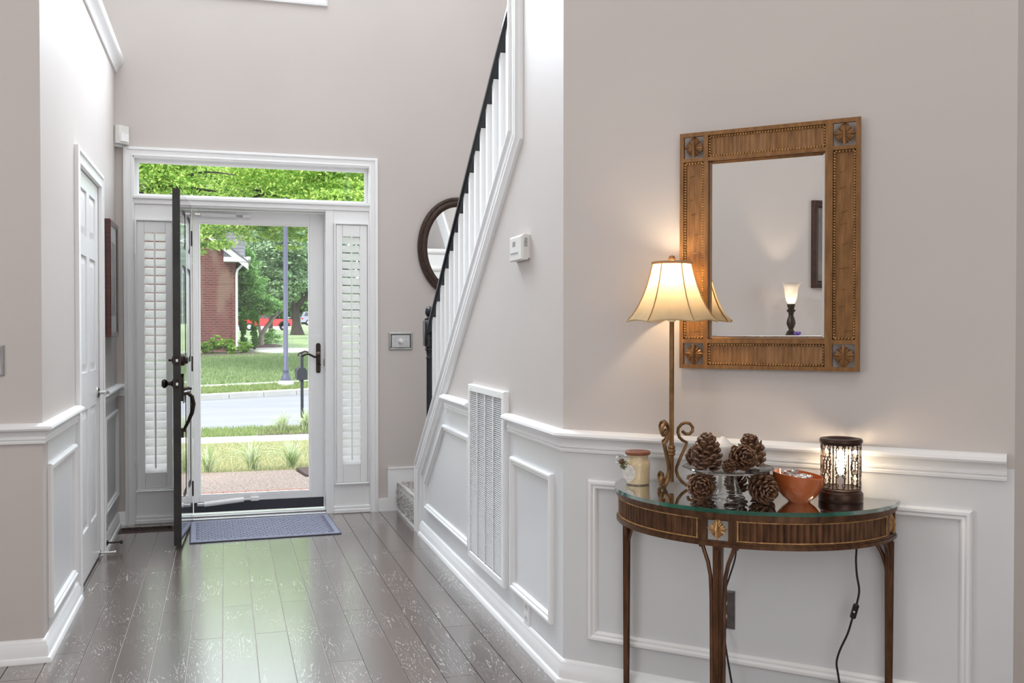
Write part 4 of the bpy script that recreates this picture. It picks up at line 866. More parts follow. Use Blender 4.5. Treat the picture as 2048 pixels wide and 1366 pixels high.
for i in range(U):
    a = i*uw+.15; hw_ = uw*.27
    for zc, hh in ((.150, .024), (.064, .024)):                  # tall capsules, upper and lower row
        wire([(a+hw_*math.cos(t), zc+(hh-.012 if math.sin(t) > 0 else -(hh-.012))+.012*math.sin(t)) for t in [2*PI*k/16 for k in range(16)]], closed=True)
    wire([(a, .126), (a, .088)]); b = a+uw/2
    wire([(b, .176), (b, .038)], .0013)
    for s in (-1, 1):
        for z, f in ((.172, 1), (.124, -1), (.090, 1), (.046, -1)): spiral(b+s*.012/RC*.9, z, s, f)
        wire([(b+s*uw*.22, .128+.0), (b+s*uw*.23, .107), (b+s*uw*.22, .086)], .0014)
        spiral(a+s*.010/RC, .117, s, 1, .007); spiral(a+s*.010/RC, .097, s, -1, .007)
for z in (.04, .174): wire([(2*PI*k/40, z) for k in range(40)], .0018, True)
o = sw.build('scrollwork', lan, r); o['kind'] = 'stuff'
MB().lathe([(.0, .036), (.0125, .036), (.0125, .078), (.01, .08), (0, .08)], 16, cap=False).build('socket_sleeve', plastic, r)
MB().lathe([(.006, .08), (.009, .086), (.0135, .1), (.015, .118), (.013, .138), (.008, .15), (0, .154)], 16, cap=False).build('bulb', emit('lantern_bulb_glow', (1, .80, .55), 55), r)

# ------------------------------------------------------------------ outlet and cords behind the table
pw_m = mat('antique_pewter', (.16, .15, .15), .35, .85, var=.2, scale=40)
outlet('wall_outlet', 'dark pewter outlet plate behind the front table leg', TW, .592, .352, pw_m, plastic, hw=.041, hh=.064)
def spline(pts, k=5):
    P_ = [Vector(p) for p in pts]; out = []
    for i in range(len(P_)-1):
        a, b, c, d = P_[max(i-1, 0)], P_[i], P_[i+1], P_[min(i+2, len(P_)-1)]
        for j in range(k):
            t = j/k; out.append(.5*((2*b)+(c-a)*t+(2*a-5*b+4*c-d)*t*t+(3*b-a-3*c+d)*t**3))
    return out+[P_[-1]]
cordm = mat('black_cord', (.012, .011, .011), .4)
r = lant
cp = [(1.0, .735, .045), (1.018, .70, .05), (1.025, .62, .05), (1.024, .576, .05), (1.027, .529, .05), (1.034, .484, .05), (1.028, .444, .05), (1.021, .417, .05), (1.013, .388, .05), (1.0, .342, .05), (.978, .289, .05), (.968, .248, .05), (.973, .21, .05), (.98, .15, .05), (.97, .07, .055), (.94, .012, .06), (.85, .006, .07), (.74, .006, .06), (.66, .05, .05), (.62, .2, .04), (.592, .33, .012)]
MB().tube(spline([TW(a, z, d) for a, z, d in cp], 5), .0034, 8).build('power_cable', cordm, r, world=True)
p = MB().box((-.009, -.007, -.024), (.009, .007, .024), bev=.004); M_ = Matrix.Translation(TW(1.021, .417, .052)) @ Matrix.Rotation(M45, 4, 'Z') @ Matrix.Rotation(.25, 4, 'Y'); p.v = [tuple(M_ @ Vector(q)) for q in p.v]
sw_ = p.build('inline_switch', cordm, r, world=True, smooth=False)
MB().ball(TW(1.021, .417, .061), .003, 8, 6).build('switch_dot', white_paint, sw_, world=True)
r = tlamp
MB().tube(spline([TW(a, z, d) for a, z, d in ((.655, .66, .06), (.652, .60, .05), (.65, .565, .05), (.645, .53, .05), (.63, .48, .05), (.612, .43, .04), (.60, .40, .03), (.592, .378, .014))], 5), .003, 8).build('power_cable', cordm, r, world=True)

# ------------------------------------------------------------------ what the gold mirror shows: mantel, glass lamp, picture
RX = -2.8
r = thing('mantel_shelf', 'white mantel shelf seen at the bottom of the gold mirror', 'shelf', (RX, -.5, 1.1))
MB().box((RX, -1.4, 1.185), (RX+.34, .55, 1.225), bev=.006).build('shelf_board', white_paint, r, world=True, smooth=False)
MB().box((RX, -1.35, 1.1), (RX+.28, .5, 1.185), bev=.01).build('shelf_moulding', white_paint, r, world=True, smooth=False)
def torch(x, y, label):
    r = thing('torch_lamp', label, 'lamp', (x, y, 1.225))
    MB().lathe([(.0, 0), (.045, 0), (.047, .008), (.036, .016), (.04, .026), (.026, .036), (.018, .05), (.03, .075), (.038, .1), (.032, .13), (.021, .16), (.022, .185), (.034, .2), (.038, .208), (.024, .22), (.03, .24), (.034, .255), (.03, .262), (0, .262)], 22, cap=False).build('base', mat('torch_bronze', (.05, .034, .022), .4, .4, var=.5, scale=30), r, angle=50)
    MB().lathe([(.026, .262), (.04, .29), (.05, .33), (.055, .38), (.062, .41), (.078, .432), (.082, .436)], 32, cap=False).build('glass_shade', fabric_shade('frosted_glass_shade', (.92, .84, .76), .45), r, angle=60)
    MB().lathe([(.008, .275), (.012, .285), (.012, .30), (.008, .31), (0, .315)], 12, cap=False).build('bulb', emit('torch_bulb_glow', (1, .82, .6), 1400), r)
torch(RX+.2, -.04, 'lit frosted glass torch lamp reflected in the gold mirror')
r = thing('glass_ornament', 'small purple glass ornament at the bottom of the gold mirror', 'ornament', (RX+.31, -.03, 1.225))
p = MB().lathe([(0, 0), (.02, .004), (.033, .018), (.024, .03), (0, .034)], 10, cap=False); p.build('crystal', mat('purple_crystal', (.22, .08, .55), .05, var=.5, scale=60, **{'Transmission Weight': .4}), r, smooth=False)
r = thing('framed_print', 'dark framed picture partly seen at right in the gold mirror', 'picture', (RX, -.8, 1.63))
fnr = lambda u, v, d: (RX+d, u, v)
MB().sweep(rect(-1.25, -.36, 1.63, 2.38), [(0, 0), (0, .03), (.015, .04), (.03, .032), (.045, .034), (.06, .018), (.062, .006)], fnr, closed=True).build('frame', mat('dark_frame', (.05, .022, .014), .35, var=.4, scale=25), r, world=True)
MB().prism(rect(-1.2, -.41, 1.68, 2.33), fnr, .004, .008).build('print', mat('dark_print', (.06, .05, .045), .3, var=.8, scale=4, col2=(.2, .17, .14)), r, world=True, smooth=False)

# ------------------------------------------------------------------ outside: ground
LX0, LX1 = -16, 26
def far(c): return lambda x: c+.57*x if x > -8 else c-.57*8
def near(c): return lambda x: c+.03*x
def ext_z(y): 
    return float(np.interp(y, [8, 10, 13.4, 15.4, 23.4, 24.7, 25.4, 29, 33, 36, 60, 100, 112, 170], [-.15, -.16, -.25, -.27, -.25, -.15, -.13, .12, .33, .45, .83, .93, 1.45, 2.2]))
def strip(name, f0, f1, z0, z1, m, label, cat, xs_=None, thick=.12):
    p = MB(); xx = xs_ or list(np.linspace(LX0, LX1, 22)); n = len(xx)
    vs = [(x, f0(x), z0) for x in xx]+[(x, f1(x), z1) for x in xx]+[(x, f0(x), z0-thick) for x in xx]+[(x, f1(x), z1-thick) for x in xx]
    p.add(vs, [(i, i+1, n+i+1, n+i) for i in range(n-1)]+[(2*n+i, i, i+1, 2*n+i+1) for i in range(n-1)][:0]+[(i, i+1, 2*n+i+1, 2*n+i) for i in range(n-1)]+[(n+i, n+i+1, 3*n+i+1, 3*n+i) for i in range(n-1)])
    return struct(name, p, m, label, cat, recalc=False)
concrete = mat('pale_concrete', (.44, .43, .41), .85, var=.1, scale=2.5, bump=.3, bscale=60)
asphalt = mat('pale_asphalt', (.25, .255, .285), .8, var=.08, scale=1.2, bump=.4, bscale=80, stretch=(.3, 2, 1))
turf = mat('turf_soil', (.13, .16, .06), .95, var=.3, scale=6, col2=(.26, .26, .11))
mulch = mat('dark_mulch', (.045, .026, .022), .95, var=.6, scale=30, bump=1, bscale=60, col2=(.13, .08, .07))
aggregate = mat('exposed_aggregate', (.17, .115, .09), .8, var=.5, scale=48, bump=.6, bscale=70, col2=(.44, .35, .30))
brick_m = mat('paver_brick', (.36, .17, .12), .85, var=.3, scale=30)
w = struct('porch_walk', MB().prism([(-3, 8.86), (4, 8.77), (4, 9.45), (.74, 9.5), (.66, 10.03), (-3, 10.1)], lambda x, y, d: (x, y, d), -.25, -.15).box((-3, YF+.16, -.25), (4, 8.62, -.15)), aggregate, 'pink exposed aggregate front walk outside the door', 'walk')
bb = None
for i in range(34):
    x = -1.1+.094*i
    if bb is None: bb = MB().box((-.0445, -.105, -.1), (.0445, .105, 0), bev=.005).build('brick', brick_m, w, smooth=False); o = bb
    else: o = copy_part(bb, w)
    o.location = (x, 8.74-.01*x, -.148+random.uniform(-.002, .002)); o.rotation_euler = (0, 0, random.uniform(-.02, .02))
strip('lawn_near', lambda x: 9.4, near(13.40), -.17, -.25, turf, 'thin yellow green lawn between front walk and near sidewalk', 'lawn')
strip('sidewalk_near', near(13.40), near(14.16), -.245, -.245, concrete, 'pale concrete sidewalk on the near side of the street', 'sidewalk')
strip('verge_near', near(14.16), near(15.42), -.26, -.27, turf, 'grass strip between near sidewalk and street', 'lawn')
strip('curb_near', near(15.42), near(15.75), -.27, -.38, concrete, 'near concrete gutter of the street', 'curb')
strip('street', near(15.75), far(23.45), -.385, -.385, asphalt, 'pale grey street crossing beyond the front yard', 'street')
cb = thing('curb_far', 'far concrete street curb in front of the lamp post', 'curb', (0, 23.5, -.4), kind='structure')
f0 = far(23.45); ang = math.atan(.57); c0 = None
for i in range(24):
    x = -7.5+.8*i
    if c0 is None: c0 = MB().box((-.455, 0, 0), (.455, .2, .155), bev=.02).build('curb_stone', concrete, cb, smooth=False); o = c0
    else: o = copy_part(c0, cb)
    o.location = (x, f0(x)-23.5, 0); o.rotation_euler = (0, 0, ang)
strip('verge_far', far(23.6), far(24.72), -.25, -.16, turf, 'grass strip behind the far curb', 'lawn')
strip('sidewalk_far', far(24.72), far(25.3), -.15, -.14, concrete, 'narrow far sidewalk below the brick house lawn', 'sidewalk')
p = MB(); xs_ = np.linspace(-30, 60, 46); ts = np.concatenate([np.linspace(0, .2, 14), np.linspace(.24, 1, 16)]); nn = len(ts); vs = []
def lawn_yz(x, t):
    y0 = far(25.3)(min(x, 18)); y = y0+(175-y0)*t; yy = y-.57*max(-8, min(x, 18))*max(0, 1-(y-y0)/8); return y, ext_z(yy)
for x in xs_:
    for t in ts: y, z = lawn_yz(x, t); vs.append((x, y, z-.005))
p.add(vs, [(i*nn+j, (i+1)*nn+j, (i+1)*nn+j+1, i*nn+j+1) for i in range(len(xs_)-1) for j in range(nn-1)])
struct('lawn_far', p, mat('far_turf', (.15, .23, .09), .95, var=.3, scale=1.5, col2=(.26, .33, .15)), 'green lawn rising to the brick house across the street', 'lawn', recalc=False)
def gz(x, y):
    y0 = far(25.3)(min(x, 18)); return ext_z(y-.57*max(-8, min(x, 18))*max(0, 1-(y-y0)/8))
def patch(name, poly, m, label, cat, h=.03):
    p = MB(); n = len(poly); cxx = sum(a for a, b in poly)/n; cyy = sum(b for a, b in poly)/n
    fine = []
    for i in range(n):
        for t in (0, .33, .66): fine.append((poly[i][0]*(1-t)+poly[(i+1) % n][0]*t, poly[i][1]*(1-t)+poly[(i+1) % n][1]*t))
    k = len(fine); p.add([(a, b, gz(a, b)-.05) for a, b in fine]+[(a, b, gz(a, b)+h*.4) for a, b in fine]+[(cxx+(a-cxx)*.8, cyy+(b-cyy)*.8, gz(cxx+(a-cxx)*.8, cyy+(b-cyy)*.8)+h) for a, b in fine]+[(cxx, cyy, gz(cxx, cyy)+h)],
          [(q*k+i, q*k+(i+1) % k, (q+1)*k+(i+1) % k, (q+1)*k+i) for q in (0, 1) for i in range(k)]+[(2*k+i, 2*k+(i+1) % k, 3*k) for i in range(k)])
    return struct(name, p, m, label, cat, recalc=False)
patch('mulch_bed', [(-6, 32.6), (-.9, 32.6), (.6, 33.0), (1.5, 33.9), (.9, 34.9), (-6, 35)], mulch, 'dark mulch bed along the brick house wall', 'mulch', .06)
patch('house_path', [(.75, 36.2), (1.6, 34.3), (3.6, 34.6), (3.4, 36.8), (2.2, 38.6), (1.2, 38.2)], concrete, 'pale curved path beside the brick house', 'path', .03)
patch('mulch_island', [(.9, 38.2), (1.9, 38.3), (2.2, 40), (1.4, 41.5), (.7, 40.5)], mulch, 'mulch island under the slanting small tree', 'mulch', .08)
strip('street_far', lambda x: 100.5+.1*x, lambda x: 111+.1*x, .98, 1.42, concrete, 'pale distant street under the parked vehicles', 'street', xs_=list(np.linspace(-2, 40, 12)))
struct('mulch_corner', MB().prism([(.76, 9.52), (1.6, 9.47), (1.6, 10.2), (.69, 10.05)], lambda x, y, d: (x, y, d), -.25, -.135), mulch, 'dark mulch corner at the right of the front walk', 'mulch')
struct('mulch_verge', MB().prism([(.45, 14.22), (2.2, 14.27), (2.2, 15.3), (.7, 15.35), (.4, 14.8)], lambda x, y, d: (x, y, d), -.3, -.245), mulch, 'mulch bed round the mailbox post', 'mulch')
# grass blades: uncountable
def grass(name, n, xr, yfun, zfun, hgt, m, label, wid=.006):
    x = rng.uniform(*xr, n); t = rng.uniform(0, 1, n); y = np.array([yfun(a, b) for a, b in zip(x, t)]); z = np.array([zfun(a, b) for a, b in zip(x, y)])
    a = rng.uniform(0, 2*PI, n); h = hgt*rng.uniform(.5, 1.25, n); V = np.zeros((n, 3, 3)); B = np.stack([x, y, z], 1); s = np.stack([np.cos(a), np.sin(a), a*0], 1)*wid
    V[:, 0] = B-s; V[:, 1] = B+s; V[:, 2] = B+np.stack([rng.normal(0, .45, n)*h, rng.normal(0, .45, n)*h, h], 1)
    p = MB(); p.v = V.reshape(-1, 3).tolist(); p.f = [(3*i, 3*i+1, 3*i+2) for i in range(n)]; p.m = [0]*n
    return tag(p.build(name, m, smooth=False, recalc=False), label, 'grass', kind='stuff')
pale_grass = leaf_mat('pale_grass', (.34, .36, .17), (.66, .62, .38), .3); green_grass = leaf_mat('green_grass', (.17, .26, .11), (.40, .47, .27), .3)
grass('grass', 30000, (-2.2, 3.2), lambda x, t: 10.08+t*3.3, lambda x, y: -.17-.024*(y-9.4), .05, pale_grass, 'short yellow green grass of the near lawn')
grass('grass', 16000, (-2.5, 4), lambda x, t: 14.2+t*1.2+.03*x, lambda x, y: -.262, .06, leaf_mat('verge_grass', (.16, .27, .09), (.42, .46, .22), .3), 'short green grass of the near roadside strip')
grass('grass', 16000, (-3, 6), lambda x, t: 23.66+t*1.02+.57*x, lambda x, y: -.25+.09*((y-.57*x)-23.6)/1.1, .07, MATS['verge_grass'], 'short green grass of the far roadside strip', .009)
grass('grass', 90000, (-4, 9), lambda x, t: 25.34+.57*x+t*(33.5-25.3-.4*x), gz, .075, green_grass, 'green grass of the lawn before the brick house', .011)

# ------------------------------------------------------------------ outside: plants
def foliage(name, blobs, n, size, m, par=None, spread=.34, shell=.75, flat=1.0):
    w_ = np.array([(b[3]*b[4]*b[5])**.6 for b in blobs]); w_ = w_/w_.sum(); V = []
    for b, f in zip(blobs, w_):
        k = int(n*f); nc = max(6, k//55)
        d = rng.normal(0, 1, (nc, 3)); d /= np.linalg.norm(d, axis=1)[:, None]; cc = d*(shell+(1-shell)*rng.uniform(-1.6, 1, (nc, 1)))
        idx = rng.integers(0, nc, k); p = cc[idx]+rng.normal(0, spread*.42, (k, 3))*np.array([1, 1, .55])
        p = p*np.array(b[3:6])+np.array(b[0:3])
        nrm = rng.normal(0, 1, (k, 3)); nrm[:, 2] = np.abs(nrm[:, 2])+.5*flat; nrm /= np.linalg.norm(nrm, axis=1)[:, None]
        u = np.cross(nrm, rng.normal(0, 1, (k, 3))); u /= np.linalg.norm(u, axis=1)[:, None]; v = np.cross(nrm, u); s = size*rng.uniform(.6, 1.3, (k, 1))
        V.append(np.stack([p-u*s, p+v*s*.45-u*s*.1, p+u*s, p-v*s*.45-u*s*.1], 1))
    V = np.concatenate(V); q = MB(); q.v = V.reshape(-1, 3).tolist(); q.f = [(4*i, 4*i+1, 4*i+2, 4*i+3) for i in range(len(V))]; q.m = [0]*len(V)
    o = q.build(name, m, par, smooth=False, recalc=False, world=par is not None)
    if par is not None: o['kind'] = 'stuff'
    return o
bark = mat('grey_bark', (.045, .036, .03), .95, var=.5, scale=5, bump=1, bscale=20); pale_bark = mat('pale_bark', (.25, .22, .19), .95, var=.4, scale=8)
def tree(name, label, base, trunk, blobs, n, size, m, bk=None, group=None, **k):
    r = thing(name, label, 'tree' if 'tree' in name else 'shrub', base, group=group); t = MB()
    for path, rad in trunk: t.tube(spline(path, 4) if len(path) > 2 else path, list(np.interp(np.linspace(0, 1, 4*(len(path)-1)+1 if len(path) > 2 else 2), np.linspace(0, 1, len(rad)), rad)), 9)
    if trunk: t.build('trunk', bk or bark, r, world=True)
    foliage('foliage', blobs, n, size, m, r, **k)
    return r
dark_leaf = leaf_mat('dark_tree_leaf', (.035, .10, .045), (.20, .33, .17), .3); bright_leaf = leaf_mat('bright_tree_leaf', (.13, .33, .05), (.80, .92, .30), .5)
back_leaf = leaf_mat('back_tree_leaf', (.05, .13, .04), (.22, .36, .13), .3); silver_leaf = leaf_mat('silver_leaf', (.09, .28, .06), (.52, .74, .32), .4)
mid_leaf = leaf_mat('mid_leaf', (.09, .24, .03), (.34, .5, .10), .4)
bz = .83
tree('shade_tree', 'dark shade tree with forked trunk beside the red pickup', (4.2, 60, bz), [([(4.2, 60, bz-.1), (4.15, 60, 1.5), (4.1, 60, 2.4)], [.5, .25, .23]), ([(4.1, 60, 2.3), (3.8, 60, 3.3), (3.3, 60, 4.6)], [.2, .16, .1]), ([(4.1, 60, 2.3), (4.7, 60, 3.2), (5.3, 60, 4.4)], [.2, .17, .1])],
     [(3.3, 60, 5.8, 2.7, 2.4, 2.2), (1.9, 60, 4.4, 1.6, 1.6, 1.4), (5.6, 60, 5.0, 2.3, 2.2, 1.9), (4.4, 60.5, 4.2, 2.6, 2, 1.0)], 16000, .16, dark_leaf)
tree('maple_tree', 'tall bright green maple filling the transom window', (4.35, 31, .3), [([(4.35, 31, .2), (4.3, 31, 3), (4.4, 31, 8)], [.25, .2, .14]), ([(4.3, 31, 4), (2.5, 30.5, 5), (.8, 30, 5.4)], [.12, .08, .03]), ([(4.3, 31, 4.6), (3, 30, 5.8), (2.2, 29, 6.3)], [.1, .06, .02]), ([(.4, 29.5, 4.9), (1.6, 30, 5.3), (3.6, 31, 4.7)], [.02, .05, .1])],
     [(1.9, 30, 6.6, 3.4, 2.6, 2.2), (5, 31, 6.2, 3, 2.6, 2.2), (3.2, 29, 4.9, 2.2, 1.4, .8), (.6, 30.5, 4.5, 1.1, 1, .6), (1.6, 31, 4.3, 1.2, .8, .6)], 72000, .064, bright_leaf, spread=.26)
tree('ash_tree', 'airy green tree at the left end of the transom window', (-3.2, 27, .0), [([(-3.2, 27, -.1), (-3.1, 27, 3), (-2.9, 27, 7.5)], [.22, .17, .1]), ([(-3.1, 27, 4), (-1.8, 27, 4.9), (-.2, 27, 4.9)], [.1, .06, .02]), ([(-3, 27, 4.2), (-2.0, 27, 5.6), (-1.2, 27, 6.4)], [.09, .06, .03]), ([(-1.6, 27, 4.95), (-.6, 26.5, 5.3), (.3, 26, 5.2)], [.04, .03, .012])],
     [(-2.6, 27, 6.2, 1.9, 1.8, 1.5), (-1.3, 26.6, 5.4, 1.2, 1.2, .8), (-.35, 26.5, 3.95, .95, .8, .36), (-.95, 26.6, 3.3, .3, .4, .6), (-.5, 26.4, 3.55, .75, .5, .34), (.25, 26.5, 4.1, .6, .6, .3)], 26000, .062, bright_leaf, spread=.42)
tree('broad_tree', 'broad green tree crown rising behind the brick house roof', (-4, 72, .9), [([(-4, 72, .8), (-4, 72, 8)], [.5, .3])], [(-4, 72, 13, 8, 4, 6), (4, 76, 12.5, 6.5, 4, 6)], 12000, .34, back_leaf, group='trees beyond the street')
tree('broad_tree', 'far green tree crown above the distant grey car', (12, 135, 1.8), [([(12, 135, 1.6), (12, 135, 6)], [.5, .3])], [(12, 135, 11, 9, 4, 8), (2, 140, 9, 8, 4, 7.5)], 9000, .5, back_leaf, group='trees beyond the street')
r = thing('far_hedge', 'low dark green thicket behind the parked vehicles', 'hedge', (5, 128, 1.6)); foliage('foliage', [(0, 128, 4.0, 9, 2, 3.6), (13, 128, 4.2, 9, 2, 3.8)], 9000, .45, back_leaf, r)
tree('dogwood_tree', 'small pale leafed tree with slanting trunk by the brick house', (1.35, 39.5, .5), [([(1.35, 39.5, .45), (1.4, 39.5, 1.0), (1.9, 39.5, 1.7), (2.35, 39.5, 2.1)], [.13, .1, .06, .03]), ([(1.38, 39.5, .9), (1.2, 39.5, 1.8), (1.1, 39.5, 2.8)], [.07, .05, .02])],
     [(1.0, 39.3, 2.75, .62, .6, 1.0), (1.45, 39.4, 2.2, .75, .6, .5), (.75, 39, 3.7, .5, .5, .8)], 9000, .075, silver_leaf, bk=pale_bark)
tree('birch_tree', 'grey green tree crown behind the lamp post', (2.2, 50, .7), [([(2.2, 50, .6), (2.2, 50, 3)], [.12, .08])], [(2.1, 50, 4.9, 1.6, 1.4, 1.6), (3.5, 50, 5.4, 1.3, 1.2, 1.3), (2.9, 50, 3.5, 1.5, 1.2, 1.1)], 9000, .12, leaf_mat('greyish_leaf', (.10, .22, .10), (.50, .62, .40), .35))
for x, h, lab in ((.62, 1.75, 'columnar green arborvitae nearest the white downspout'), (1.02, 1.72, 'columnar green arborvitae right of its twin')):
    tree('arborvitae', lab, (x, 36.2, .46), [([(x, 36.2, .4), (x, 36.2, 1.2)], [.05, .03])], [(x, 36.2, .46+h*.28, .15, .16, h*.3), (x, 36.2, .46+h*.6, .14, .15, h*.36)], 2600, .045, leaf_mat('arbor_leaf', (.05, .16, .02), (.16, .34, .07), .2) if 'arbor_leaf' not in MATS else MATS['arbor_leaf'], group='columnar arborvitae by the brick house')
for x, y, rr, lab, mm in ((-.72, 33.6, .3, 'round green bush at the left of the mulch bed', mid_leaf), (-.32, 33.7, .36, 'round green bush in the middle of the mulch bed', mid_leaf), (.1, 33.6, .34, 'round green bush at the right of the brick wall', mid_leaf), (.62, 33.9, .26, 'small round bush below the white downspout', mid_leaf), (1.72, 40.2, .5, 'loose yellow green bush on the mulch island', silver_leaf)):
    zz = gz(x, y); r = thing('round_bush', lab, 'bush', (x, y, zz), group='bushes before the brick house')
    foliage('foliage', [(x, y, zz+rr*.9, rr, rr, rr*.85)], 1300, .05, mm, r, shell=.6)
zz = gz(-.9, 33.2); r = thing('flower_clump', 'small yellow plant at the left end of the mulch bed', 'plant', (-.86, 33.1, zz)); foliage('foliage', [(-.86, 33.1, zz+.2, .14, .14, .22)], 260, .035, leaf_mat('yellow_leaf', (.5, .42, .08), (.8, .66, .22), .3), r)
lir = [leaf_mat('liriope_leaf', (.24, .36, .08), (.86, .88, .70), .35)]
def liriope(x, y, z, h, n, sp, lab):
    r = thing('liriope_plant', lab, 'plant', (x, y, z), group='striped grassy plants'); p = MB()
    for i in range(n):
        a = random.uniform(0, 2*PI); out = random.uniform(.12, 1)*sp; hh = h*random.uniform(.65, 1.1); wd = random.uniform(.004, .007); pts = []
        bx_, by_ = random.gauss(0, .018), random.gauss(0, .018)
        for k in range(6):
            t = k/5; rr = out*t**1.4; zz = hh*(1.55*t-.85*(out/sp)*t*t-.2*t**3); pts.append((bx_+rr*math.cos(a), by_+rr*math.sin(a), max(.004, zz)))
        vs = []
        for k, q in enumerate(pts): ww = wd*(1-.8*(k/5)**2); vs += [(q[0]-math.sin(a)*ww, q[1]+math.cos(a)*ww, q[2]), (q[0]+math.sin(a)*ww, q[1]-math.cos(a)*ww, q[2]+.002)]
        p.add(vs, [(2*k, 2*k+1, 2*k+3, 2*k+2) for k in range(5)])
    o = p.build('blades', lir[0], r, smooth=False, recalc=False); o['kind'] = 'stuff'
liriope(-.16, 10.16, -.165, .24, 90, .34, 'striped grassy plant at the left edge of the front walk')
liriope(.26, 10.2, -.165, .30, 100, .36, 'tall striped grassy plant in the middle of the front walk edge')
liriope(.66, 10.3, -.165, .28, 100, .38, 'striped grassy plant beside the dark mulch corner')
liriope(.80, 14.6, -.25, .27, 110, .28, 'pale striped plant left of the mailbox post')
liriope(1.15, 14.75, -.25, .30, 110, .26, 'pale striped plant at the foot of the mailbox post')

# ------------------------------------------------------------------ outside: street furniture, house, vehicles
r = thing('mailbox', 'black arched mailbox on a slim post at the roadside', 'mailbox', (1.127, 15.1, -.25))
iron = mat('grey_black_iron', (.035, .037, .05), .5, .3)
MB().box((-.022, -.022, 0), (.022, .022, 1.1), bev=.004).lathe([(.03, 1.1), (.03, 1.11), (.012, 1.12), (.022, 1.135), (0, 1.16)], 10).build('post', iron, r, smooth=False)
MB().prism([(-.078, .74)]+[(.078*math.cos(a), .85+.078*math.sin(a)) for a in [PI-PI*i/12 for i in range(13)]]+[(.078, .74)], lambda u, v, d: (u, d, v), -.05, .42).build('box', iron, r, angle=50)
MB().box((-.088, .2, .86), (-.08, .26, .90)).build('flag', iron, r, smooth=False)
MB().box((-.02, .02, .70), (.02, .40, .74)).build('bracket', iron, r, smooth=False)
r = thing('street_lamp', 'blue grey street lamp post beyond the street', 'lamp post', (1.48, 25.2, -.19))
steel = mat('blue_grey_steel', (.085, .09, .14), .5, .2)
MB().lathe([(0, -.05), (.21, -.02), (.21, .06), (.17, .12), (.1, .14), (0, .14)], 20, cap=False).build('concrete_foot', concrete, r)
MB().lathe([(.14, .13), (.145, .15), (.12, .17), (.115, .2), (.085, .27), (.07, .34), (.075, .36), (.075, .40), (.06, .42), (.058, 4.08), (.068, 4.09), (.068, 4.14), (.05, 4.16), (.05, 4.24)], 16, cap=False).build('shaft', steel, r, angle=40)
MB().lathe([(.05, 4.24), (.13, 4.3), (.17, 4.55), (.15, 4.6), (.05, 4.72), (0, 4.76)], 16, cap=False).build('lantern_head', steel, r)
# brick house
def brick_wall_mat():
    m, nt, N, L, P = nodes_of('house_brick'); tc = N.new('ShaderNodeTexCoord'); mp = N.new('ShaderNodeMapping'); mp.inputs['Rotation'].default_value = (math.radians(90), 0, 0)
    L.new(tc.outputs['Object'], mp.inputs[0]); b = N.new('ShaderNodeTexBrick'); L.new(mp.outputs[0], b.inputs['Vector'])
    b.inputs['Scale'].default_value = 1; b.inputs['Brick Width'].default_value = .22; b.inputs['Row Height'].default_value = .08; b.inputs['Mortar Size'].default_value = .010
    b.inputs['Color1'].default_value = (.13, .036, .033, 1); b.inputs['Color2'].default_value = (.09, .026, .024, 1); b.inputs['Mortar'].default_value = (.215, .12, .105, 1)
    nz = N.new('ShaderNodeTexNoise'); nz.inputs['Scale'].default_value = 1.0; mp3 = N.new('ShaderNodeMapping'); mp3.inputs['Scale'].default_value = (2.2, 1, .5); L.new(tc.outputs['Object'], mp3.inputs[0]); L.new(mp3.outputs[0], nz.inputs['Vector']); r_ = ramp(N, [(.46, (0, 0, 0)), (.58, (1, 1, 1))]); L.new(nz.outputs['Fac'], r_.inputs[0])
    mx = N.new('ShaderNodeMix'); mx.data_type = 'RGBA'; sc = N.new('ShaderNodeMath'); sc.operation = 'MULTIPLY'; sc.inputs[1].default_value = .55; L.new(r_.outputs[0], sc.inputs[0]); L.new(sc.outputs[0], mx.inputs[0]); L.new(b.outputs[0], mx.inputs[6]); mx.inputs[7].default_value = (.22, .15, .115, 1)
    L.new(mx.outputs[2], P.inputs['Base Color']); P.inputs['Roughness'].default_value = .9; return m
hb = brick_wall_mat()
r = thing('brick_house', 'red brick gabled house across the street', 'house', (-3, 35, .3))
HY = 35; gx = .37; ez = 3.62; apx = -4.4; apz = ez+.8*(gx-apx)
MB().prism([(-9.2, .1), (gx, .1), (gx, ez), (apx, apz), (-9.2, ez)], lambda u, v, d: (u, d, v), HY, HY+11).build('brick_wall', hb, r, world=True, smooth=False)
wt = mat('white_fascia', (.66, .66, .68), .5, var=.03)
def rl(x, o): return ez+.16+.8*(gx-x)+o
MB().prism([(gx+.42, rl(gx+.42, -.18)), (gx+.42, rl(gx+.42, .06)), (apx, rl(apx, .06)), (apx, rl(apx, -.18))], lambda u, v, d: (u, d, v), HY-.32, HY-.26).build('rake_board', wt, r, world=True, smooth=False)
MB().prism([(gx+.42, rl(gx+.42, .06)), (gx+.46, rl(gx+.46, .12)), (apx, rl(apx, .14)), (apx, rl(apx, .0))], lambda u, v, d: (u, d, v), HY-.36, HY+11.3).build('roof_slope', mat('grey_shingle', (.13, .13, .15), .9, var=.3, scale=4), r, world=True, smooth=False)
MB().box((-.03, HY-.34, ez-.09), (gx+.42, HY+.02, ez+.07), bev=.01).build('eave_return', wt, r, world=True, smooth=False)
MB().prism([(-.03, ez+.07), (gx+.2, ez+.07), (-.03, ez+.36)], lambda u, v, d: (u, d, v), HY-.28, HY-.02).build('return_shingles', MATS['grey_shingle'], r, world=True, smooth=False)
MB().tube([(gx+.3, HY-.05, ez-.08), (gx+.2, HY-.04, ez-.2), (gx+.06, HY-.05, ez-.35), (gx+.03, HY-.05, ez-.5), (gx+.03, HY-.05, .5)], .04, 8).build('downspout', wt, r, world=True)
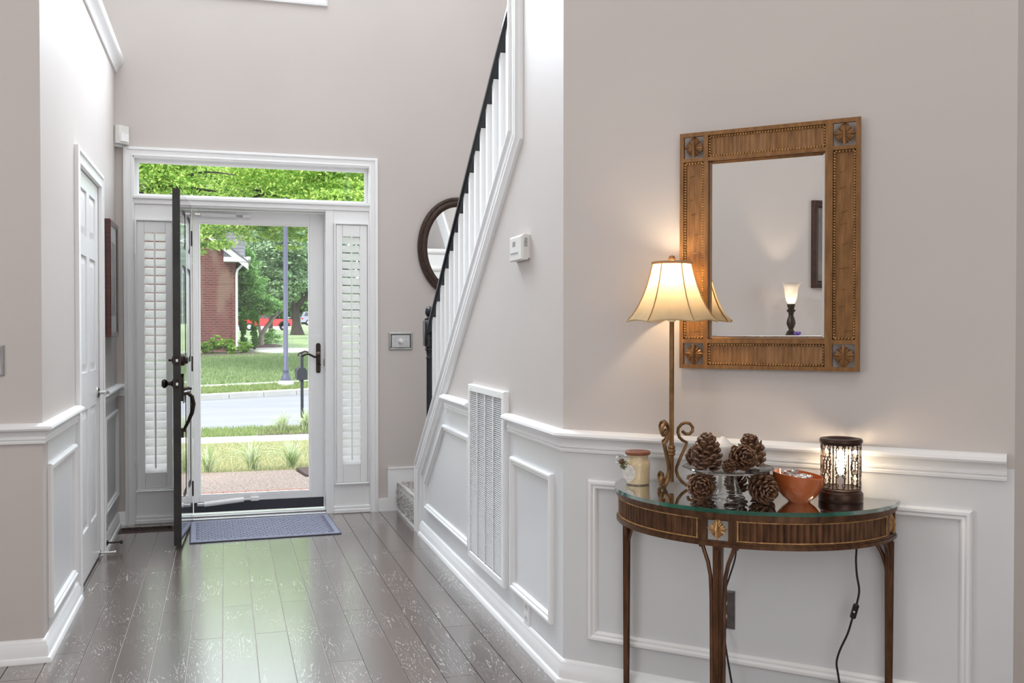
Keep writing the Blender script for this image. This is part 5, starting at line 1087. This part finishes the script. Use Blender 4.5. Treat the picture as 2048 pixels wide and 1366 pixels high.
MB().box((gx+.34, HY-.3, ez-.02), (gx+.5, HY+11, ez+.1), bev=.02).build('gutter', wt, r, world=True, smooth=False)
rw = MB()
for k in range(16):
    y0 = 36.4+.17*k; z0 = 3.75+.135*k
    rw.add([(gx-.4, y0, z0+.02), (.72, y0, z0+.02), (.72, y0+.2, z0+.16), (gx-.4, y0+.2, z0+.16), (gx-.4, y0, z0), (.72, y0, z0)], [(0, 1, 2, 3), (0, 4, 5, 1)])
o = rw.build('shingle_courses', MATS['grey_shingle'], r, world=True, smooth=False); o['kind'] = 'stuff'
# vehicles
glass_dark = mat('car_glass', (.03, .035, .04), .08, spec=.8); tyre = mat('tyre', (.02, .02, .02), .8)
def wheel(par, x, y, z, R=.38):
    p = MB().lathe([(R*.55, -.11), (R*.93, -.11), (R, -.06), (R, .06), (R*.93, .11), (R*.55, .11)], 20); p.v = [(x+a, y+c, z+b) for a, b, c in p.v]; w_ = p.build('wheel', tyre, par, world=True)
    p = MB().lathe([(0, -.112), (R*.2, -.115), (R*.58, -.112), (R*.6, -.1)], 10, cap=False); p.v = [(x+a, y+c, z+b) for a, b, c in p.v]; p.build('rim', mat('alloy_rim', (.6, .6, .62), .3, .6), w_, world=True)
gy = 99.0; tz = .93
r = thing('pickup_truck', 'red pickup truck parked beyond the shade tree', 'truck', (4.1, gy, tz))
red = mat('red_car_paint', (.55, .02, .02), .25, var=.05, coat=.6)
MB().prism([(1.4, tz+.42), (6.75, tz+.42), (6.8, tz+.62), (6.8, tz+1.12), (4.35, tz+1.15), (1.3, tz+1.02), (1.2, tz+.6)], lambda u, v, d: (u, d, v), gy-.9, gy+.9).build('body', red, r, world=True, smooth=False)
MB().prism([(2.35, tz+1.08), (4.35, tz+1.13), (4.2, tz+1.72), (3.0, tz+1.74)], lambda u, v, d: (u, d, v), gy-.8, gy+.8).build('cab', red, r, world=True, smooth=False)
MB().prism([(2.55, tz+1.15), (3.5, tz+1.18), (3.5, tz+1.64), (3.05, tz+1.64)], lambda u, v, d: (u, d, v), gy-.82, gy-.79).build('window', glass_dark, r, world=True, smooth=False)
MB().prism([(3.58, tz+1.18), (4.22, tz+1.2), (4.12, tz+1.64), (3.58, tz+1.64)], lambda u, v, d: (u, d, v), gy-.82, gy-.79).build('window', glass_dark, r, world=True, smooth=False)
MB().box((4.34, gy-.91, tz+.45), (4.37, gy-.89, tz+1.12)).build('door_gap', black_m, r, world=True, smooth=False)
MB().prism([(5.62+.58*math.cos(a), tz+.42+.55*math.sin(a)) for a in [PI*i/12 for i in range(13)]]+[(5.62-.44*math.cos(PI-a)*-1, tz+.42+.42*math.sin(a)) for a in [PI-PI*i/12 for i in range(13)]], lambda u, v, d: (u, d, v), gy-.96, gy-.88).build('wheel_arch', tyre, r, world=True, smooth=False)
for x in (2.3, 5.62):
    for y in (gy-.82, gy+.82): wheel(r, x, y, tz+.37)
gy = 112.5; tz = 1.47
r = thing('grey_car', 'grey blue estate car at the right edge of the door glass', 'car', (9.4, gy, tz))
cpaint = mat('grey_blue_paint', (.25, .26, .34), .3, coat=.5)
MB().prism([(8.25, tz+.35), (12.6, tz+.35), (12.7, tz+.8), (11.6, tz+.95), (8.3, tz+1.0), (8.2, tz+.6)], lambda u, v, d: (u, d, v), gy-.9, gy+.9).build('body', cpaint, r, world=True, smooth=False)
MB().prism([(8.35, tz+.98), (11.5, tz+.95), (10.7, tz+1.5), (8.6, tz+1.55)], lambda u, v, d: (u, d, v), gy-.8, gy+.8).build('cabin', cpaint, r, world=True, smooth=False)
MB().prism([(8.6, tz+1.05), (11.2, tz+1.02), (10.6, tz+1.42), (8.75, tz+1.45)], lambda u, v, d: (u, d, v), gy-.82, gy-.79).build('window', glass_dark, r, world=True, smooth=False)
MB().box((8.3, gy-.92, tz+.68), (8.5, gy-.89, tz+.84)).build('tail_lamp', mat('tail_red', (.5, .03, .02), .3), r, world=True, smooth=False)
for x in (9.1, 11.8):
    for y in (gy-.82, gy+.82): wheel(r, x, y, tz+.33, .34)
